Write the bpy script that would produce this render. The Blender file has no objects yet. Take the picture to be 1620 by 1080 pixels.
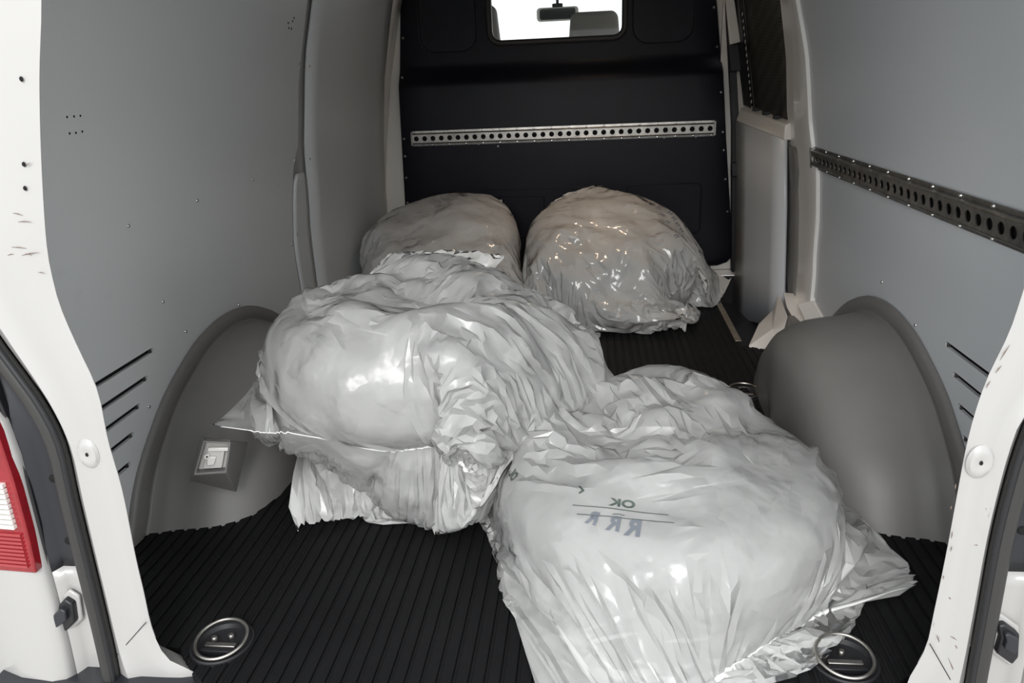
import bpy, bmesh, math, random
import numpy as np
from mathutils import Vector, Matrix
from mathutils.bvhtree import BVHTree
random.seed(7)
S = bpy.context.scene
COL = S.collection
# ------------------------------------------------------------------ camera
FPX, VP, CAM = 1170.0, (932, 121), np.array([0.123, -0.93, 0.92])
def _ray(u, v): return np.array([(u-810)/FPX, -(v-540)/FPX, -1.0])
_Y = _ray(*VP); _Y /= np.linalg.norm(_Y)
_X = np.cross(_Y, np.cross(_ray(653, 219.5), _ray(1127, 202.5))); _X /= np.linalg.norm(_X)
if _X[0] < 0: _X = -_X
RM = np.array([_X, _Y, np.cross(_X, _Y)])
cd = bpy.data.cameras.new('camera'); cam = bpy.data.objects.new('camera', cd); COL.objects.link(cam)
cd.sensor_width = 36; cd.lens = FPX/1620*36; cd.clip_start = .02; cd.clip_end = 200
m4 = Matrix.Identity(4)
for i in range(3):
    for j in range(3): m4[i][j] = RM[i][j]
    m4[i][3] = CAM[i]
cam.matrix_world = m4
S.camera = cam
S.view_settings.view_transform = 'Standard'; S.view_settings.look = 'None'
S.view_settings.gamma = 1; S.view_settings.use_curve_mapping = False
S.view_settings.exposure = 0.0
# ------------------------------------------------------------------ light: bright overcast daylight around the van
W = bpy.data.worlds.new('overcast'); S.world = W; W.use_nodes = True
bgn = W.node_tree.nodes['Background']; bgn.inputs[0].default_value = (.95, .98, 1.0, 1); bgn.inputs[1].default_value = 1.55
S.cycles.max_bounces = 10; S.cycles.transparent_max_bounces = 24
S.cycles.diffuse_bounces = 6; S.cycles.sample_clamp_indirect = 4
def area(name, loc, size, power, color, rot=(0, 0, 0), sy=None):
    l = bpy.data.lights.new(name, 'AREA'); l.energy = power; l.color = color; l.size = size
    if sy: l.shape = 'RECTANGLE'; l.size_y = sy
    o = bpy.data.objects.new(name, l); o.location = loc; o.rotation_euler = rot; COL.objects.link(o)
    return o
cl_ = area('cargo_lamp_light', (.14, 1.98, 1.375), .05, .85, (1, .70, .46), sy=.16)
cl_.data.spread = math.radians(95)
# added fill light high behind the open rear doors, brightens bag fronts
area('rear_fill_light', (-.2, -3.4, 2.45), 1.8, 150, (1, .995, .98), (math.radians(67), 0, 0))

# ------------------------------------------------------------------ geometry helpers
def onz(u, v, z=0.): d = RM@_ray(u, v); return CAM+d*(z-CAM[2])/d[2]
def ony(u, v, y): d = RM@_ray(u, v); return CAM+d*(y-CAM[1])/d[1]
def onx(u, v, x): d = RM@_ray(u, v); return CAM+d*(x-CAM[0])/d[0]
def WP(z): return np.interp(z, [-.3, 0, .25, .45, .7, .95, 1.2, 1.45], [.875, .88, .878, .865, .832, .79, .728, .655])
def onw(u, v, s, off=0.):
    x = .85
    for _ in range(12):
        p = onx(u, v, s*x); x = WP(p[2])+off
    return p
def link(name, me, mat=None, parent=None, smooth=False):
    o = bpy.data.objects.new(name, me); COL.objects.link(o)
    if mat is not None: me.materials.append(mat)
    if smooth:
        me.polygons.foreach_set('use_smooth', [True]*len(me.polygons))
        if smooth == 'auto': me.set_sharp_from_angle(angle=math.radians(35))
    if parent is not None: o.parent = parent
    return o
def mk(name, verts, faces, mat=None, parent=None, smooth=False):
    me = bpy.data.meshes.new(name); me.from_pydata([tuple(map(float, v)) for v in verts], [], faces); me.validate(); me.update()
    return link(name, me, mat, parent, smooth)
def fixn(o):
    bm = bmesh.new(); bm.from_mesh(o.data); bmesh.ops.recalc_face_normals(bm, faces=bm.faces); bm.to_mesh(o.data); bm.free(); return o
def prism(name, top, vec, mat, parent=None, bevel=0., seg=2, smooth=False):
    """polygon (3d points) extruded along vec"""
    n = len(top); v = [np.array(p, float) for p in top]; w = [p+np.array(vec, float) for p in v]
    f = [list(range(n)), list(range(2*n-1, n-1, -1))]+[[i, n+i, n+(i+1) % n, (i+1) % n] for i in range(n)]
    o = fixn(mk(name, v+w, f, mat, parent, smooth))
    if bevel: bev(o, bevel, seg)
    return o
def bev(o, w, seg=2, ang=30):
    b = o.modifiers.new('bevel', 'BEVEL'); b.width = w; b.segments = seg; b.limit_method = 'ANGLE'; b.angle_limit = math.radians(ang)
    o.data.polygons.foreach_set('use_smooth', [True]*len(o.data.polygons)); o.data.set_sharp_from_angle(angle=math.radians(50))
    return o
def box(name, lo, hi, mat, parent=None, bevel=0., seg=2):
    x0, y0, z0 = lo; x1, y1, z1 = hi
    return prism(name, [(x0, y0, z0), (x1, y0, z0), (x1, y1, z0), (x0, y1, z0)], (0, 0, z1-z0), mat, parent, bevel, seg)
def tube(name, pts, r, mat, parent=None, seg=8, closed=False):
    pts = [Vector(p) for p in pts]; n = len(pts); V = []; F = []
    rr = r if hasattr(r, '__len__') else [r]*n
    up = None
    for i, p in enumerate(pts):
        a = pts[(i-1) % n] if (closed or i > 0) else p; b = pts[(i+1) % n] if (closed or i < n-1) else p
        t = (b-a).normalized()
        if up is None: up = Vector((0, 0, 1)) if abs(t.z) < .9 else Vector((1, 0, 0))
        s = t.cross(up).normalized(); up = s.cross(t).normalized()
        for k in range(seg):
            an = 2*math.pi*k/seg; V.append(p+(s*math.cos(an)+up*math.sin(an))*rr[i])
    for i in range(n if closed else n-1):
        for k in range(seg):
            j = (i+1) % n
            F.append([i*seg+k, i*seg+(k+1) % seg, j*seg+(k+1) % seg, j*seg+k])
    if not closed: F += [list(range(seg))[::-1], [(n-1)*seg+k for k in range(seg)]]
    return fixn(mk(name, V, F, mat, parent, True))
def lathe(name, prof, mat, parent=None, seg=32, M=None, close=False):
    V = []; F = []; n = len(prof)
    for k in range(seg):
        a = 2*math.pi*k/seg
        for r, z in prof: V.append((r*math.cos(a), r*math.sin(a), z))
    for k in range(seg):
        j = (k+1) % seg
        for i in range(n if close else n-1):
            i2 = (i+1) % n
            F.append([k*n+i, j*n+i, j*n+i2, k*n+i2])
    if M is not None: V = [M@Vector(v) for v in V]
    o = mk(name, V, F, mat, parent, True)
    bm = bmesh.new(); bm.from_mesh(o.data); bmesh.ops.remove_doubles(bm, verts=bm.verts, dist=1e-6)
    bmesh.ops.recalc_face_normals(bm, faces=bm.faces); bm.to_mesh(o.data); bm.free()
    o.data.polygons.foreach_set('use_smooth', [True]*len(o.data.polygons)); o.data.set_sharp_from_angle(angle=math.radians(40))
    return o
def empty(name, loc, label, cat, group=None):
    o = bpy.data.objects.new(name, None); COL.objects.link(o); o.location = loc; o.empty_display_size = .05
    o['label'] = label; o['category'] = cat
    if group: o['group'] = group
    bpy.context.view_layer.update()
    return o
def adopt(child, parent):            # child was built in world coordinates
    child.parent = parent; child.matrix_parent_inverse = parent.matrix_world.inverted(); return child
def tag(o, label, cat, group=None):
    o['label'] = label; o['category'] = cat
    if group: o['group'] = group
    return o
def struct(o, label=None):
    o['kind'] = 'structure'
    if label: o['label'] = label
    return o
def smooth_path(pts, n=4):
    pts = [np.array(p, float) for p in pts]; out = []
    for i in range(len(pts)-1):
        p0 = pts[max(i-1, 0)]; p1 = pts[i]; p2 = pts[i+1]; p3 = pts[min(i+2, len(pts)-1)]
        for k in range(n):
            t = k/n; out.append(.5*((2*p1)+(-p0+p2)*t+(2*p0-5*p1+4*p2-p3)*t*t+(-p0+3*p1-3*p2+p3)*t**3))
    out.append(pts[-1]); return out

# ------------------------------------------------------------------ materials
class NT:
    def __init__(s, name):
        s.m = bpy.data.materials.new(name); s.m.use_nodes = True; s.t = s.m.node_tree; s.n = s.t.nodes; s.l = s.t.links
        s.b = s.n['Principled BSDF']; s.out = s.n['Material Output']
    def new(s, typ, **k):
        x = s.n.new(typ)
        for a, b in k.items(): setattr(x, a, b)
        return x
    def noise(s, scale, detail=4, rough=.6, vec=None, stretch=None):
        x = s.new('ShaderNodeTexNoise'); x.inputs['Scale'].default_value = scale; x.inputs['Detail'].default_value = detail; x.inputs['Roughness'].default_value = rough
        tc = s.new('ShaderNodeTexCoord'); src = tc.outputs['Object']
        if stretch:
            mp = s.new('ShaderNodeMapping'); mp.inputs['Scale'].default_value = stretch; s.l.new(src, mp.inputs[0]); src = mp.outputs[0]
        s.l.new(src, x.inputs['Vector']); return x
    def ramp(s, fac, a, b, ca=(0, 0, 0, 1), cb=(1, 1, 1, 1)):
        r = s.new('ShaderNodeValToRGB'); r.color_ramp.elements[0].position = a; r.color_ramp.elements[1].position = b
        r.color_ramp.elements[0].color = ca; r.color_ramp.elements[1].color = cb; s.l.new(fac, r.inputs[0]); return r
    def bump(s, h, strength, dist=.002):
        b = s.new('ShaderNodeBump'); b.inputs['Strength'].default_value = strength; b.inputs['Distance'].default_value = dist
        s.l.new(h, b.inputs['Height']); return b
    def mix(s, fac, a, b):
        m = s.new('ShaderNodeMix', data_type='RGBA')
        for sock, v in ((m.inputs[0], fac), (m.inputs[6], a), (m.inputs[7], b)):
            if hasattr(v, 'links'): s.l.new(v, sock)
            else: sock.default_value = v
        return m.outputs[2]
def c4(c): return (c[0], c[1], c[2], 1)
def basic(name, col, rough=.5, metal=0., var=0., nscale=30, bump=0., bscale=200, spec=.5, coat=0., stretch=None):
    t = NT(name); b = t.b
    b.inputs['Base Color'].default_value = c4(col); b.inputs['Roughness'].default_value = rough; b.inputs['Metallic'].default_value = metal
    b.inputs['Specular IOR Level'].default_value = spec; b.inputs['Coat Weight'].default_value = coat; b.inputs['Coat Roughness'].default_value = .08
    if var:
        n = t.noise(nscale, stretch=stretch)
        lo = tuple(c*(1-var) for c in col); hi = tuple(min(1, c*(1+var)) for c in col)
        r = t.ramp(n.outputs[0], .3, .7, c4(lo), c4(hi)); t.l.new(r.outputs[0], b.inputs['Base Color'])
    if bump:
        n2 = t.noise(bscale, 3, stretch=stretch); t.l.new(t.bump(n2.outputs[0], bump).outputs[0], b.inputs['Normal'])
    return t.m
def body_white(name, col=(.40, .392, .382), dirt=.5, seed=0):
    t = NT(name); b = t.b; b.inputs['Roughness'].default_value = .32; b.inputs['Coat Weight'].default_value = .35; b.inputs['Coat Roughness'].default_value = .06
    n = t.noise(3.5, 3); base = t.mix(n.outputs[0], c4(col), c4([c*1.05 for c in col]))
    s1 = t.noise(60, 6, .7, stretch=(1, 1, .45)); r1 = t.ramp(s1.outputs[0], .66, .72)
    s2 = t.noise(5, 2); r2 = t.ramp(s2.outputs[0], .52, .66)
    mul = t.new('ShaderNodeMath', operation='MULTIPLY'); t.l.new(r1.outputs[0], mul.inputs[0]); t.l.new(r2.outputs[0], mul.inputs[1])
    mul2 = t.new('ShaderNodeMath', operation='MULTIPLY'); t.l.new(mul.outputs[0], mul2.inputs[0]); mul2.inputs[1].default_value = dirt
    t.l.new(t.mix(mul2.outputs[0], base, (.16, .13, .11, 1)), b.inputs['Base Color'])
    nb = t.noise(6, 2); t.l.new(t.bump(nb.outputs[0], .12, .01).outputs[0], b.inputs['Normal'])
    return t.m
def lining(name, col, scuffs):
    """grey laminate board; pale scuffs at fixed spots (y,z, half y, half z)"""
    t = NT(name); b = t.b; b.inputs['Roughness'].default_value = .34; b.inputs['Specular IOR Level'].default_value = .6
    n = t.noise(2.2, 3); base = t.mix(n.outputs[0], c4([c*.93 for c in col]), c4([c*1.06 for c in col]))
    f = t.noise(420, 2, stretch=(1, 1, .3)); base = t.mix(f.outputs[0], base, c4([c*1.0 for c in col]))
    tc = t.new('ShaderNodeTexCoord'); sep = t.new('ShaderNodeSeparateXYZ'); t.l.new(tc.outputs['Object'], sep.inputs[0])
    wn = t.noise(45, 4, .7); total = None
    def M(op, a, bb=None):
        x = t.new('ShaderNodeMath', operation=op)
        for i, v in enumerate((a, bb)):
            if v is None: continue
            if hasattr(v, 'links'): t.l.new(v, x.inputs[i])
            else: x.inputs[i].default_value = v
        return x.outputs[0]
    for (y, z, hy, hz, k) in scuffs:
        # k = slant of the mark
        dz = M('SUBTRACT', sep.outputs[2], z); dy = M('SUBTRACT', M('SUBTRACT', sep.outputs[1], y), M('MULTIPLY', dz, k))
        d = M('ADD', M('POWER', M('ABSOLUTE', M('DIVIDE', dy, hy)), 2.), M('POWER', M('ABSOLUTE', M('DIVIDE', dz, hz)), 2.))
        g = M('MAXIMUM', M('SUBTRACT', 1.0, d), 0.)
        total = g if total is None else M('ADD', total, g)
    if total is not None:
        sc = M('MULTIPLY', total, M('MULTIPLY', M('SUBTRACT', wn.outputs[0], .38), 2.4))
        sc = M('MINIMUM', M('MAXIMUM', sc, 0.), .55)
        base = t.mix(sc, base, (.62, .63, .63, 1))
    t.l.new(base, b.inputs['Base Color'])
    nb = t.noise(300, 2); t.l.new(t.bump(nb.outputs[0], .06, .001).outputs[0], b.inputs['Normal'])
    return t.m
M_white = body_white('body_white_paint')
M_white_d = body_white('scuffed_white_paint', dirt=.9)
M_beige = body_white('lightened_inner_white', (.80, .76, .70), .3)  # same white body paint, colour lightened to offset the dim interior
M_post = body_white('lightened_dented_white', (.84, .82, .79), .5)  # body white again, made lighter where little light reaches the post and door
LS = [(0.30, .62, .035, .008, 0), (.34, .56, .012, .045, .2), (.43, .54, .02, .012, 0), (.47, .80, .012, .008, 0), (.44, .60, .014, .02, 0),
      (.90, .80, .012, .006, 0), (.50, .43, .009, .05, .35), (.50, .36, .012, .03, .3), (.30, .84, .02, .006, 0), (1.2, .70, .02, .006, 0)]
M_liningL = lining('grey_lining_left', (.66, .675, .68), LS)
M_liningR = lining('grey_lining_right', (.64, .665, .69), [(.85, .86, .10, .006, -5), (.62, .78, .16, .004, -7), (1.18, .33, .02, .02, 0), (1.0, .37, .018, .015, 0), (.7, .55, .006, .06, 0), (.9, .5, .005, .05, 0)])
M_grey_plastic = basic('grey_moulded_plastic', (.19, .183, .175), .42, var=.06, nscale=3, bump=.12, bscale=900)
M_bulk = basic('black_bulkhead_plastic', (.0035, .0038, .009), .42, var=.25, nscale=9, bump=.12, bscale=500, spec=.28)
M_black = basic('black_plastic', (.012, .012, .014), .45, bump=.08, bscale=500)
M_channel = basic('dark_channel_plastic', (.02, .021, .026), .4)
M_rubber = basic('seal_rubber', (.035, .034, .033), .5, bump=.1, bscale=300, spec=.4)
M_cavity = basic('black_cavity', (.004, .004, .004), .9)
M_steel = basic('zinc_steel', (.42, .40, .37), .36, 1., var=.25, nscale=25, bump=.15, bscale=120)
M_steel_dark = basic('zinc_steel_dull', (.30, .29, .275), .42, 1., var=.3, nscale=30, bump=.12, bscale=120)
M_chrome = basic('bright_rivet_metal', (.75, .74, .72), .22, 1.)
M_alu = basic('aluminium_strip', (.30, .27, .22), .4, .6, var=.2)
M_red = basic('red_lens', (.25, .008, .014), .12, coat=.6, var=.15, nscale=60)
M_red2 = basic('red_ribbed_lens', (.33, .03, .035), .18, coat=.5)
M_clear = basic('white_lens', (.72, .70, .67), .15, coat=.6)
M_ltgrey = basic('pale_grey_plastic', (.55, .53, .51), .35)
M_head = basic('grey_seat_fabric', (.22, .21, .21), .85, bump=.3, bscale=700)
M_ceil = basic('ceiling_paint', (.42, .415, .40), .5, var=.05)
M_ground = basic('outside_concrete', (.42, .41, .39), .85, var=.15, nscale=6, bump=.3, bscale=60)
def mat_rubber():
    t = NT('ribbed_rubber'); b = t.b; b.inputs['Roughness'].default_value = .6; b.inputs['Specular IOR Level'].default_value = .22
    n = t.noise(7, 5, .65); base = t.mix(n.outputs[0], (.003, .003, .0035, 1), (.010, .010, .011, 1))
    s = t.noise(28, 6, .75, stretch=(9, 1, 1)); r = t.ramp(s.outputs[0], .60, .78)
    n3 = t.noise(4, 2); r3 = t.ramp(n3.outputs[0], .45, .65)
    mu = t.new('ShaderNodeMath', operation='MULTIPLY'); t.l.new(r.outputs[0], mu.inputs[0]); t.l.new(r3.outputs[0], mu.inputs[1])
    mu2 = t.new('ShaderNodeMath', operation='MULTIPLY'); t.l.new(mu.outputs[0], mu2.inputs[0]); mu2.inputs[1].default_value = .45
    base = t.mix(mu2.outputs[0], base, (.055, .054, .05, 1))
    v = t.noise(150, 2, .5); rv = t.ramp(v.outputs[0], .79, .82); base = t.mix(rv.outputs[0], base, (.2, .19, .17, 1))
    t.l.new(base, b.inputs['Base Color']); nb = t.noise(500, 2); t.l.new(t.bump(nb.outputs[0], .2, .001).outputs[0], b.inputs['Normal'])
    return t.m
M_mat = mat_rubber()
def mesh_cloth():
    t = NT('perforated_window_mesh'); b = t.b; b.inputs['Roughness'].default_value = .6
    tc = t.new('ShaderNodeTexCoord'); v = t.new('ShaderNodeTexVoronoi'); v.inputs['Scale'].default_value = 95; v.inputs['Randomness'].default_value = .15
    t.l.new(tc.outputs['Object'], v.inputs[0]); r = t.ramp(v.outputs['Distance'], .32, .42, (.004, .004, .004, 1), (.05, .046, .038, 1))
    t.l.new(r.outputs[0], b.inputs['Base Color']); return t.m
M_meshwin = mesh_cloth()
def glass():
    t = NT('clear_pane'); t.n.remove(t.b)
    tr = t.new('ShaderNodeBsdfTransparent'); tr.inputs[0].default_value = (.93, .95, .94, 1); gl = t.new('ShaderNodeBsdfGlossy'); gl.inputs['Roughness'].default_value = .02
    fr = t.new('ShaderNodeFresnel'); fr.inputs[0].default_value = 1.3; mx = t.new('ShaderNodeMixShader')
    t.l.new(fr.outputs[0], mx.inputs[0]); t.l.new(tr.outputs[0], mx.inputs[1]); t.l.new(gl.outputs[0], mx.inputs[2]); t.l.new(mx.outputs[0], t.out.inputs[0]); return t.m
M_glass = glass()
def film(name, tint=(.98, .98, .965), clear=.2, seed=0., rough=.22):
    t = NT(name); t.n.remove(t.b)
    tc = t.new('ShaderNodeTexCoord'); mp = t.new('ShaderNodeMapping'); mp.inputs['Location'].default_value = (seed, seed*2, 0); t.l.new(tc.outputs['Object'], mp.inputs[0])
    n0 = t.new('ShaderNodeTexNoise'); n0.inputs['Scale'].default_value = 9; n0.inputs['Detail'].default_value = 3; t.l.new(mp.outputs[0], n0.inputs['Vector'])
    mixv = t.new('ShaderNodeMix', data_type='VECTOR'); mixv.inputs[0].default_value = .08; t.l.new(mp.outputs[0], mixv.inputs[4]); t.l.new(n0.outputs['Color'], mixv.inputs[5])
    def facets(scale, strength, dist, prev=None):
        v = t.new('ShaderNodeTexVoronoi'); v.inputs['Scale'].default_value = scale; t.l.new(mixv.outputs[1], v.inputs['Vector'])
        d = t.new('ShaderNodeVectorMath', operation='SUBTRACT'); t.l.new(mixv.outputs[1], d.inputs[0]); t.l.new(v.outputs['Position'], d.inputs[1])
        c = t.new('ShaderNodeVectorMath', operation='SUBTRACT'); t.l.new(v.outputs['Color'], c.inputs[0]); c.inputs[1].default_value = (.5, .5, .5)
        dt = t.new('ShaderNodeVectorMath', operation='DOT_PRODUCT'); t.l.new(d.outputs[0], dt.inputs[0]); t.l.new(c.outputs[0], dt.inputs[1])
        bb = t.new('ShaderNodeBump'); bb.inputs['Strength'].default_value = strength; bb.inputs['Distance'].default_value = dist; t.l.new(dt.outputs['Value'], bb.inputs['Height'])
        if prev is not None: t.l.new(prev, bb.inputs['Normal'])
        return bb.outputs[0]
    nA = facets(10, .13, 1.0); nB = facets(23, .16, .9, nA)
    n2 = t.new('ShaderNodeTexNoise', noise_type='RIDGED_MULTIFRACTAL'); n2.inputs['Scale'].default_value = 11; n2.inputs['Detail'].default_value = 4; n2.inputs['Gain'].default_value = 1.2; t.l.new(mixv.outputs[1], n2.inputs['Vector'])
    b3 = t.new('ShaderNodeBump'); b3.inputs['Strength'].default_value = .8; b3.inputs['Distance'].default_value = .022; t.l.new(n2.outputs[0], b3.inputs['Height']); t.l.new(nB, b3.inputs['Normal'])
    nr = b3.outputs[0]
    di = t.new('ShaderNodeBsdfDiffuse'); di.inputs[0].default_value = c4(tint); t.l.new(nr, di.inputs['Normal'])
    tl = t.new('ShaderNodeBsdfTranslucent'); tl.inputs[0].default_value = c4(tint); t.l.new(nr, tl.inputs['Normal'])
    tr = t.new('ShaderNodeBsdfTransparent'); tr.inputs[0].default_value = (.96, .96, .95, 1)
    gl = t.new('ShaderNodeBsdfGlossy'); gl.inputs['Roughness'].default_value = rough; t.l.new(nr, gl.inputs['Normal'])
    m1 = t.new('ShaderNodeMixShader'); m1.inputs[0].default_value = .30; t.l.new(di.outputs[0], m1.inputs[1]); t.l.new(tl.outputs[0], m1.inputs[2])
    m2 = t.new('ShaderNodeMixShader'); m2.inputs[0].default_value = clear; t.l.new(m1.outputs[0], m2.inputs[1]); t.l.new(tr.outputs[0], m2.inputs[2])
    fr = t.new('ShaderNodeFresnel'); fr.inputs[0].default_value = 1.5; t.l.new(nr, fr.inputs['Normal'])
    m3 = t.new('ShaderNodeMixShader'); t.l.new(fr.outputs[0], m3.inputs[0]); t.l.new(m2.outputs[0], m3.inputs[1]); t.l.new(gl.outputs[0], m3.inputs[2])
    t.l.new(m3.outputs[0], t.out.inputs[0]); return t.m
M_hem = basic('white_hem_film', (.88, .88, .87), .3)
M_tyre = basic('tyre_rubber', (.016, .016, .017), .6, bump=.1, bscale=200)
M_rim = basic('silver_alloy', (.42, .42, .43), .35, .7)
M_print = basic('blue_grey_print', (.15, .165, .19), .5)
M_print2 = basic('dark_green_print', (.07, .09, .08), .5)

# ------------------------------------------------------------------ the van: floor and ground
g = box('ground', (-6, -7, -.66), (6, 9, -.62), M_ground); struct(g, 'pale concrete ground outside the van')
fl = box('floor', (-.90, -.02, -.05), (.645, 2.66, -.013), M_channel); struct(fl)
# ribbed rubber mat, one strip per rib, with round cut-outs for the lashing rings
rings = [onz(352, 1016), onz(1335, 1043), onz(1187, 622)-np.array([.02, 0, 0])]
RR = .049
def mat_range(x):
    y0 = -.03
    if x < -.50: y0 = np.interp(x, [-.80, -.60, -.56, -.53, -.50], [.06, .055, .01, -.015, -.03])
    if x > .50: y0 = np.interp(x, [.50, .55, .59, .62, .80], [-.03, -.01, .03, .055, .06])
    y1 = 2.60
    if x > .648: y1 = 1.60 if x < .80 else 1.5
    return y0, y1
V = []; F = []
def rib(x0, x1, z, ya, yb, sl=0., sr=0.):
    b = len(V); bz = -.013; yl = (ya, yb); k_ = 0
    xa, xb = x0+.0015*(z > -.003), x1-.0015*(z > -.003)
    for y, l in ((ya, sl), (yb, sr)):
        V.extend([(x0, y-l, bz), (x0, y-l, z-.0015), (xa, y-l, z), (xb, y+l, z), (x1, y+l, z-.0015), (x1, y+l, bz)])
    for k in range(5): F.append([b+k, b+k+1, b+7+k, b+6+k])
    F.append([b+5, b+4, b+3, b+2, b+1, b]); F.append([b+6, b+7, b+8, b+9, b+10, b+11])
pitch = .0262
x = -.86
while x < .84:
    for (xa, xb, z) in ((x, x+pitch-.0065, 0.), (x+pitch-.0055, x+pitch, -.0035)):
        n = 3 if z == 0 else 1
        xs = np.linspace(xa, xb, n+1)
        cuts = [c for c in rings if c[0]-RR < xb and c[0]+RR > xa]
        if not cuts:
            ya, yb = mat_range((xa+xb)/2); rib(xa, xb, z, ya, yb, (mat_range(xb)[0]-mat_range(xa)[0])/2)
        else:
            for q in range(n):
                xm = (xs[q]+xs[q+1])/2; c = cuts[0]; ya, yb = mat_range(xm)
                h = RR*RR-(xm-c[0])**2
                if h > 0:
                    h = math.sqrt(h); rib(xs[q], xs[q+1], z-.0001, ya, c[1]-h); rib(xs[q], xs[q+1], z-.0001, c[1]+h, yb)
                else: rib(xs[q], xs[q+1], z-.0001, ya, yb)
    x += pitch
mt = fixn(mk('floor_mat', V, F, M_mat)); tag(mt, 'black ribbed rubber mat covering the cargo floor', 'mat')
# aluminium edge strip by the side step
st = prism('edge_strip', [(.640, 1.64, .001), (.662, 1.64, .001), (.672, 2.40, .001), (.650, 2.40, .001)], (0, 0, .004), M_alu, bevel=.0012)
tag(st, 'narrow metal strip on the floor edge beside the sliding door step', 'trim strip')
ring_lab = ['round lashing ring in the mat at the near left corner', 'round lashing ring in the mat at the near right corner below the front bag',
            'round lashing ring in the mat beside the right wheel arch, behind the front bag']
for c, lab in zip(rings, ring_lab):
    e = empty('lashing_ring', (c[0], c[1], 0), lab, 'lashing ring', 'lashing rings in the floor')
    tilt = Matrix.Translation((0, 0, 0))
    cup = lathe('cup', [(0, -.0095), (.034, -.0095), (.044, -.006), (.0475, .0015), (.052, .0035), (.0545, .0015), (.0555, -.006)], M_black, e, 40)
    r = lathe('ring', [(.0445+.0032*math.cos(a), .0065+.0032*math.sin(a)) for a in np.linspace(0, 2*math.pi, 10)[:-1]], M_steel, e, 40, close=True)
    r.rotation_euler = (math.radians(7), 0, 0); r.location.z = .003
    bx = box('cross_bar', (-.028, -.012, -.008), (.028, -.002, .003), M_steel_dark, e, .0015)
    bx2 = box('bar_clamp', (-.032, -.022, -.009), (.032, -.014, .000), M_black, e, .001)
    for sx, sy in ((-.024, .016), (.004, .024)):
        lathe('screw', [(0, -.002), (.004, -.002), (.006, -.004), (.0065, -.009)], M_steel_dark, e, 12, Matrix.Translation((sx, sy, 0)))

# ------------------------------------------------------------------ side walls
def wall_shell(side, name):
    zs = np.linspace(-.15, 1.42, 30); V = []; F = []
    ys = [0.03, 2.66]
    if side > 0: ys = [0.03, 1.66]
    for y in ys:
        for z in zs: V.append((side*(WP(z)+.016), y, z))
    for y in ys:
        for z in zs: V.append((side*(WP(z)+.06), y, z))
    n = len(zs)
    for i in range(n-1):
        F.append([i, i+1, n+i+1, n+i]); F.append([2*n+i, 3*n+i, 3*n+i+1, 2*n+i+1])
        F.append([i, 2*n+i, 2*n+i+1, i+1]); F.append([n+i, n+i+1, 3*n+i+1, 3*n+i])
    F.append([0, n, 3*n, 2*n]); F.append([n-1, 3*n-1, 4*n-1, 2*n-1])
    o = fixn(mk(name, V, F, M_white, None, 'auto')); return struct(o)
wl = wall_shell(-1, 'wall_left'); wr = wall_shell(1, 'wall_right')
def panel(name, side, z0, z1, ya, yb, mat, parent, off=0., th=.008, nz=44, ny=10, bvl=.0015):
    """lining board that follows the wall curve; ya, yb functions of z"""
    zs = np.linspace(z0, z1, nz); V = []; F = []
    for z in zs:
        a, b = ya(z), yb(z)
        for t in np.linspace(0, 1, ny): V.append((side*(WP(z)+off), a+(b-a)*t, z))
    for i in range(nz-1):
        for j in range(ny-1):
            q = [i*ny+j, i*ny+j+1, (i+1)*ny+j+1, (i+1)*ny+j]; F.append(q if side < 0 else q[::-1])
    o = mk(name, V, F, mat, parent, True)
    # thickness away from the cargo space
    m = o.modifiers.new('thick', 'SOLIDIFY'); m.thickness = th; m.offset = -1
    o.data.set_sharp_from_angle(angle=math.radians(40))
    return o
def interp_edge(pts, side, off=0.):
    P = sorted([tuple(onw(u, v, side, off)) for u, v in pts], key=lambda p: p[2])
    zz = [p[2] for p in P]; yy = [p[1] for p in P]
    return lambda z: float(np.interp(z, zz, yy))
eL1 = interp_edge([(487, 0), (478, 80), (473, 130), (472, 230), (465, 262), (463, 330), (466, 400), (478, 470)], -1)
eL2 = interp_edge([(497, 0), (487, 80), (485, 130), (484, 230), (486, 262), (491, 330), (497, 400), (506, 462)], -1)
eL3 = interp_edge([(622, 0), (607, 180), (612, 320)], -1)
eR1 = interp_edge([(1264, 0), (1275, 64), (1281, 125), (1284, 194), (1289, 239), (1296, 267), (1296, 300), (1291, 400), (1286, 475), (1302, 504), (1316, 518)], 1)
def cut_slots(o, side, ends):
    V = []; F = []
    for (y1, z, y0) in ends:
        n0 = len(V); hz = .0058
        xs = WP(z)
        prof = [(y0, z-hz), (y1-hz, z-hz), (y1-hz*.3, z-hz*.7), (y1, z), (y1-hz*.3, z+hz*.7), (y1-hz, z+hz), (y0, z+hz)]
        for (yy, zz) in prof: V.append((side*(xs-.03), yy, zz))
        for (yy, zz) in prof: V.append((side*(xs+.013), yy, zz))
        k = len(prof)
        F.append([n0+i for i in range(k)]); F.append([n0+k+i for i in reversed(range(k))])
        for i in range(k): F.append([n0+i, n0+k+i, n0+k+(i+1) % k, n0+(i+1) % k])
    c = fixn(mk('cutter', V, F, M_cavity))
    bo = o.modifiers.new('slots', 'BOOLEAN'); bo.object = c; bo.operation = 'DIFFERENCE'; bo.solver = 'EXACT'
    bpy.context.view_layer.update()
    dg = bpy.context.evaluated_depsgraph_get(); me = bpy.data.meshes.new_from_object(o.evaluated_get(dg))
    o.modifiers.clear(); o.data = me; me.set_sharp_from_angle(angle=math.radians(30))
    bpy.data.objects.remove(c)
pL1 = panel('wall_panel', -1, -.01, 1.40, lambda z: .045, lambda z: eL1(z)-.003, M_liningL, wl)
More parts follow.
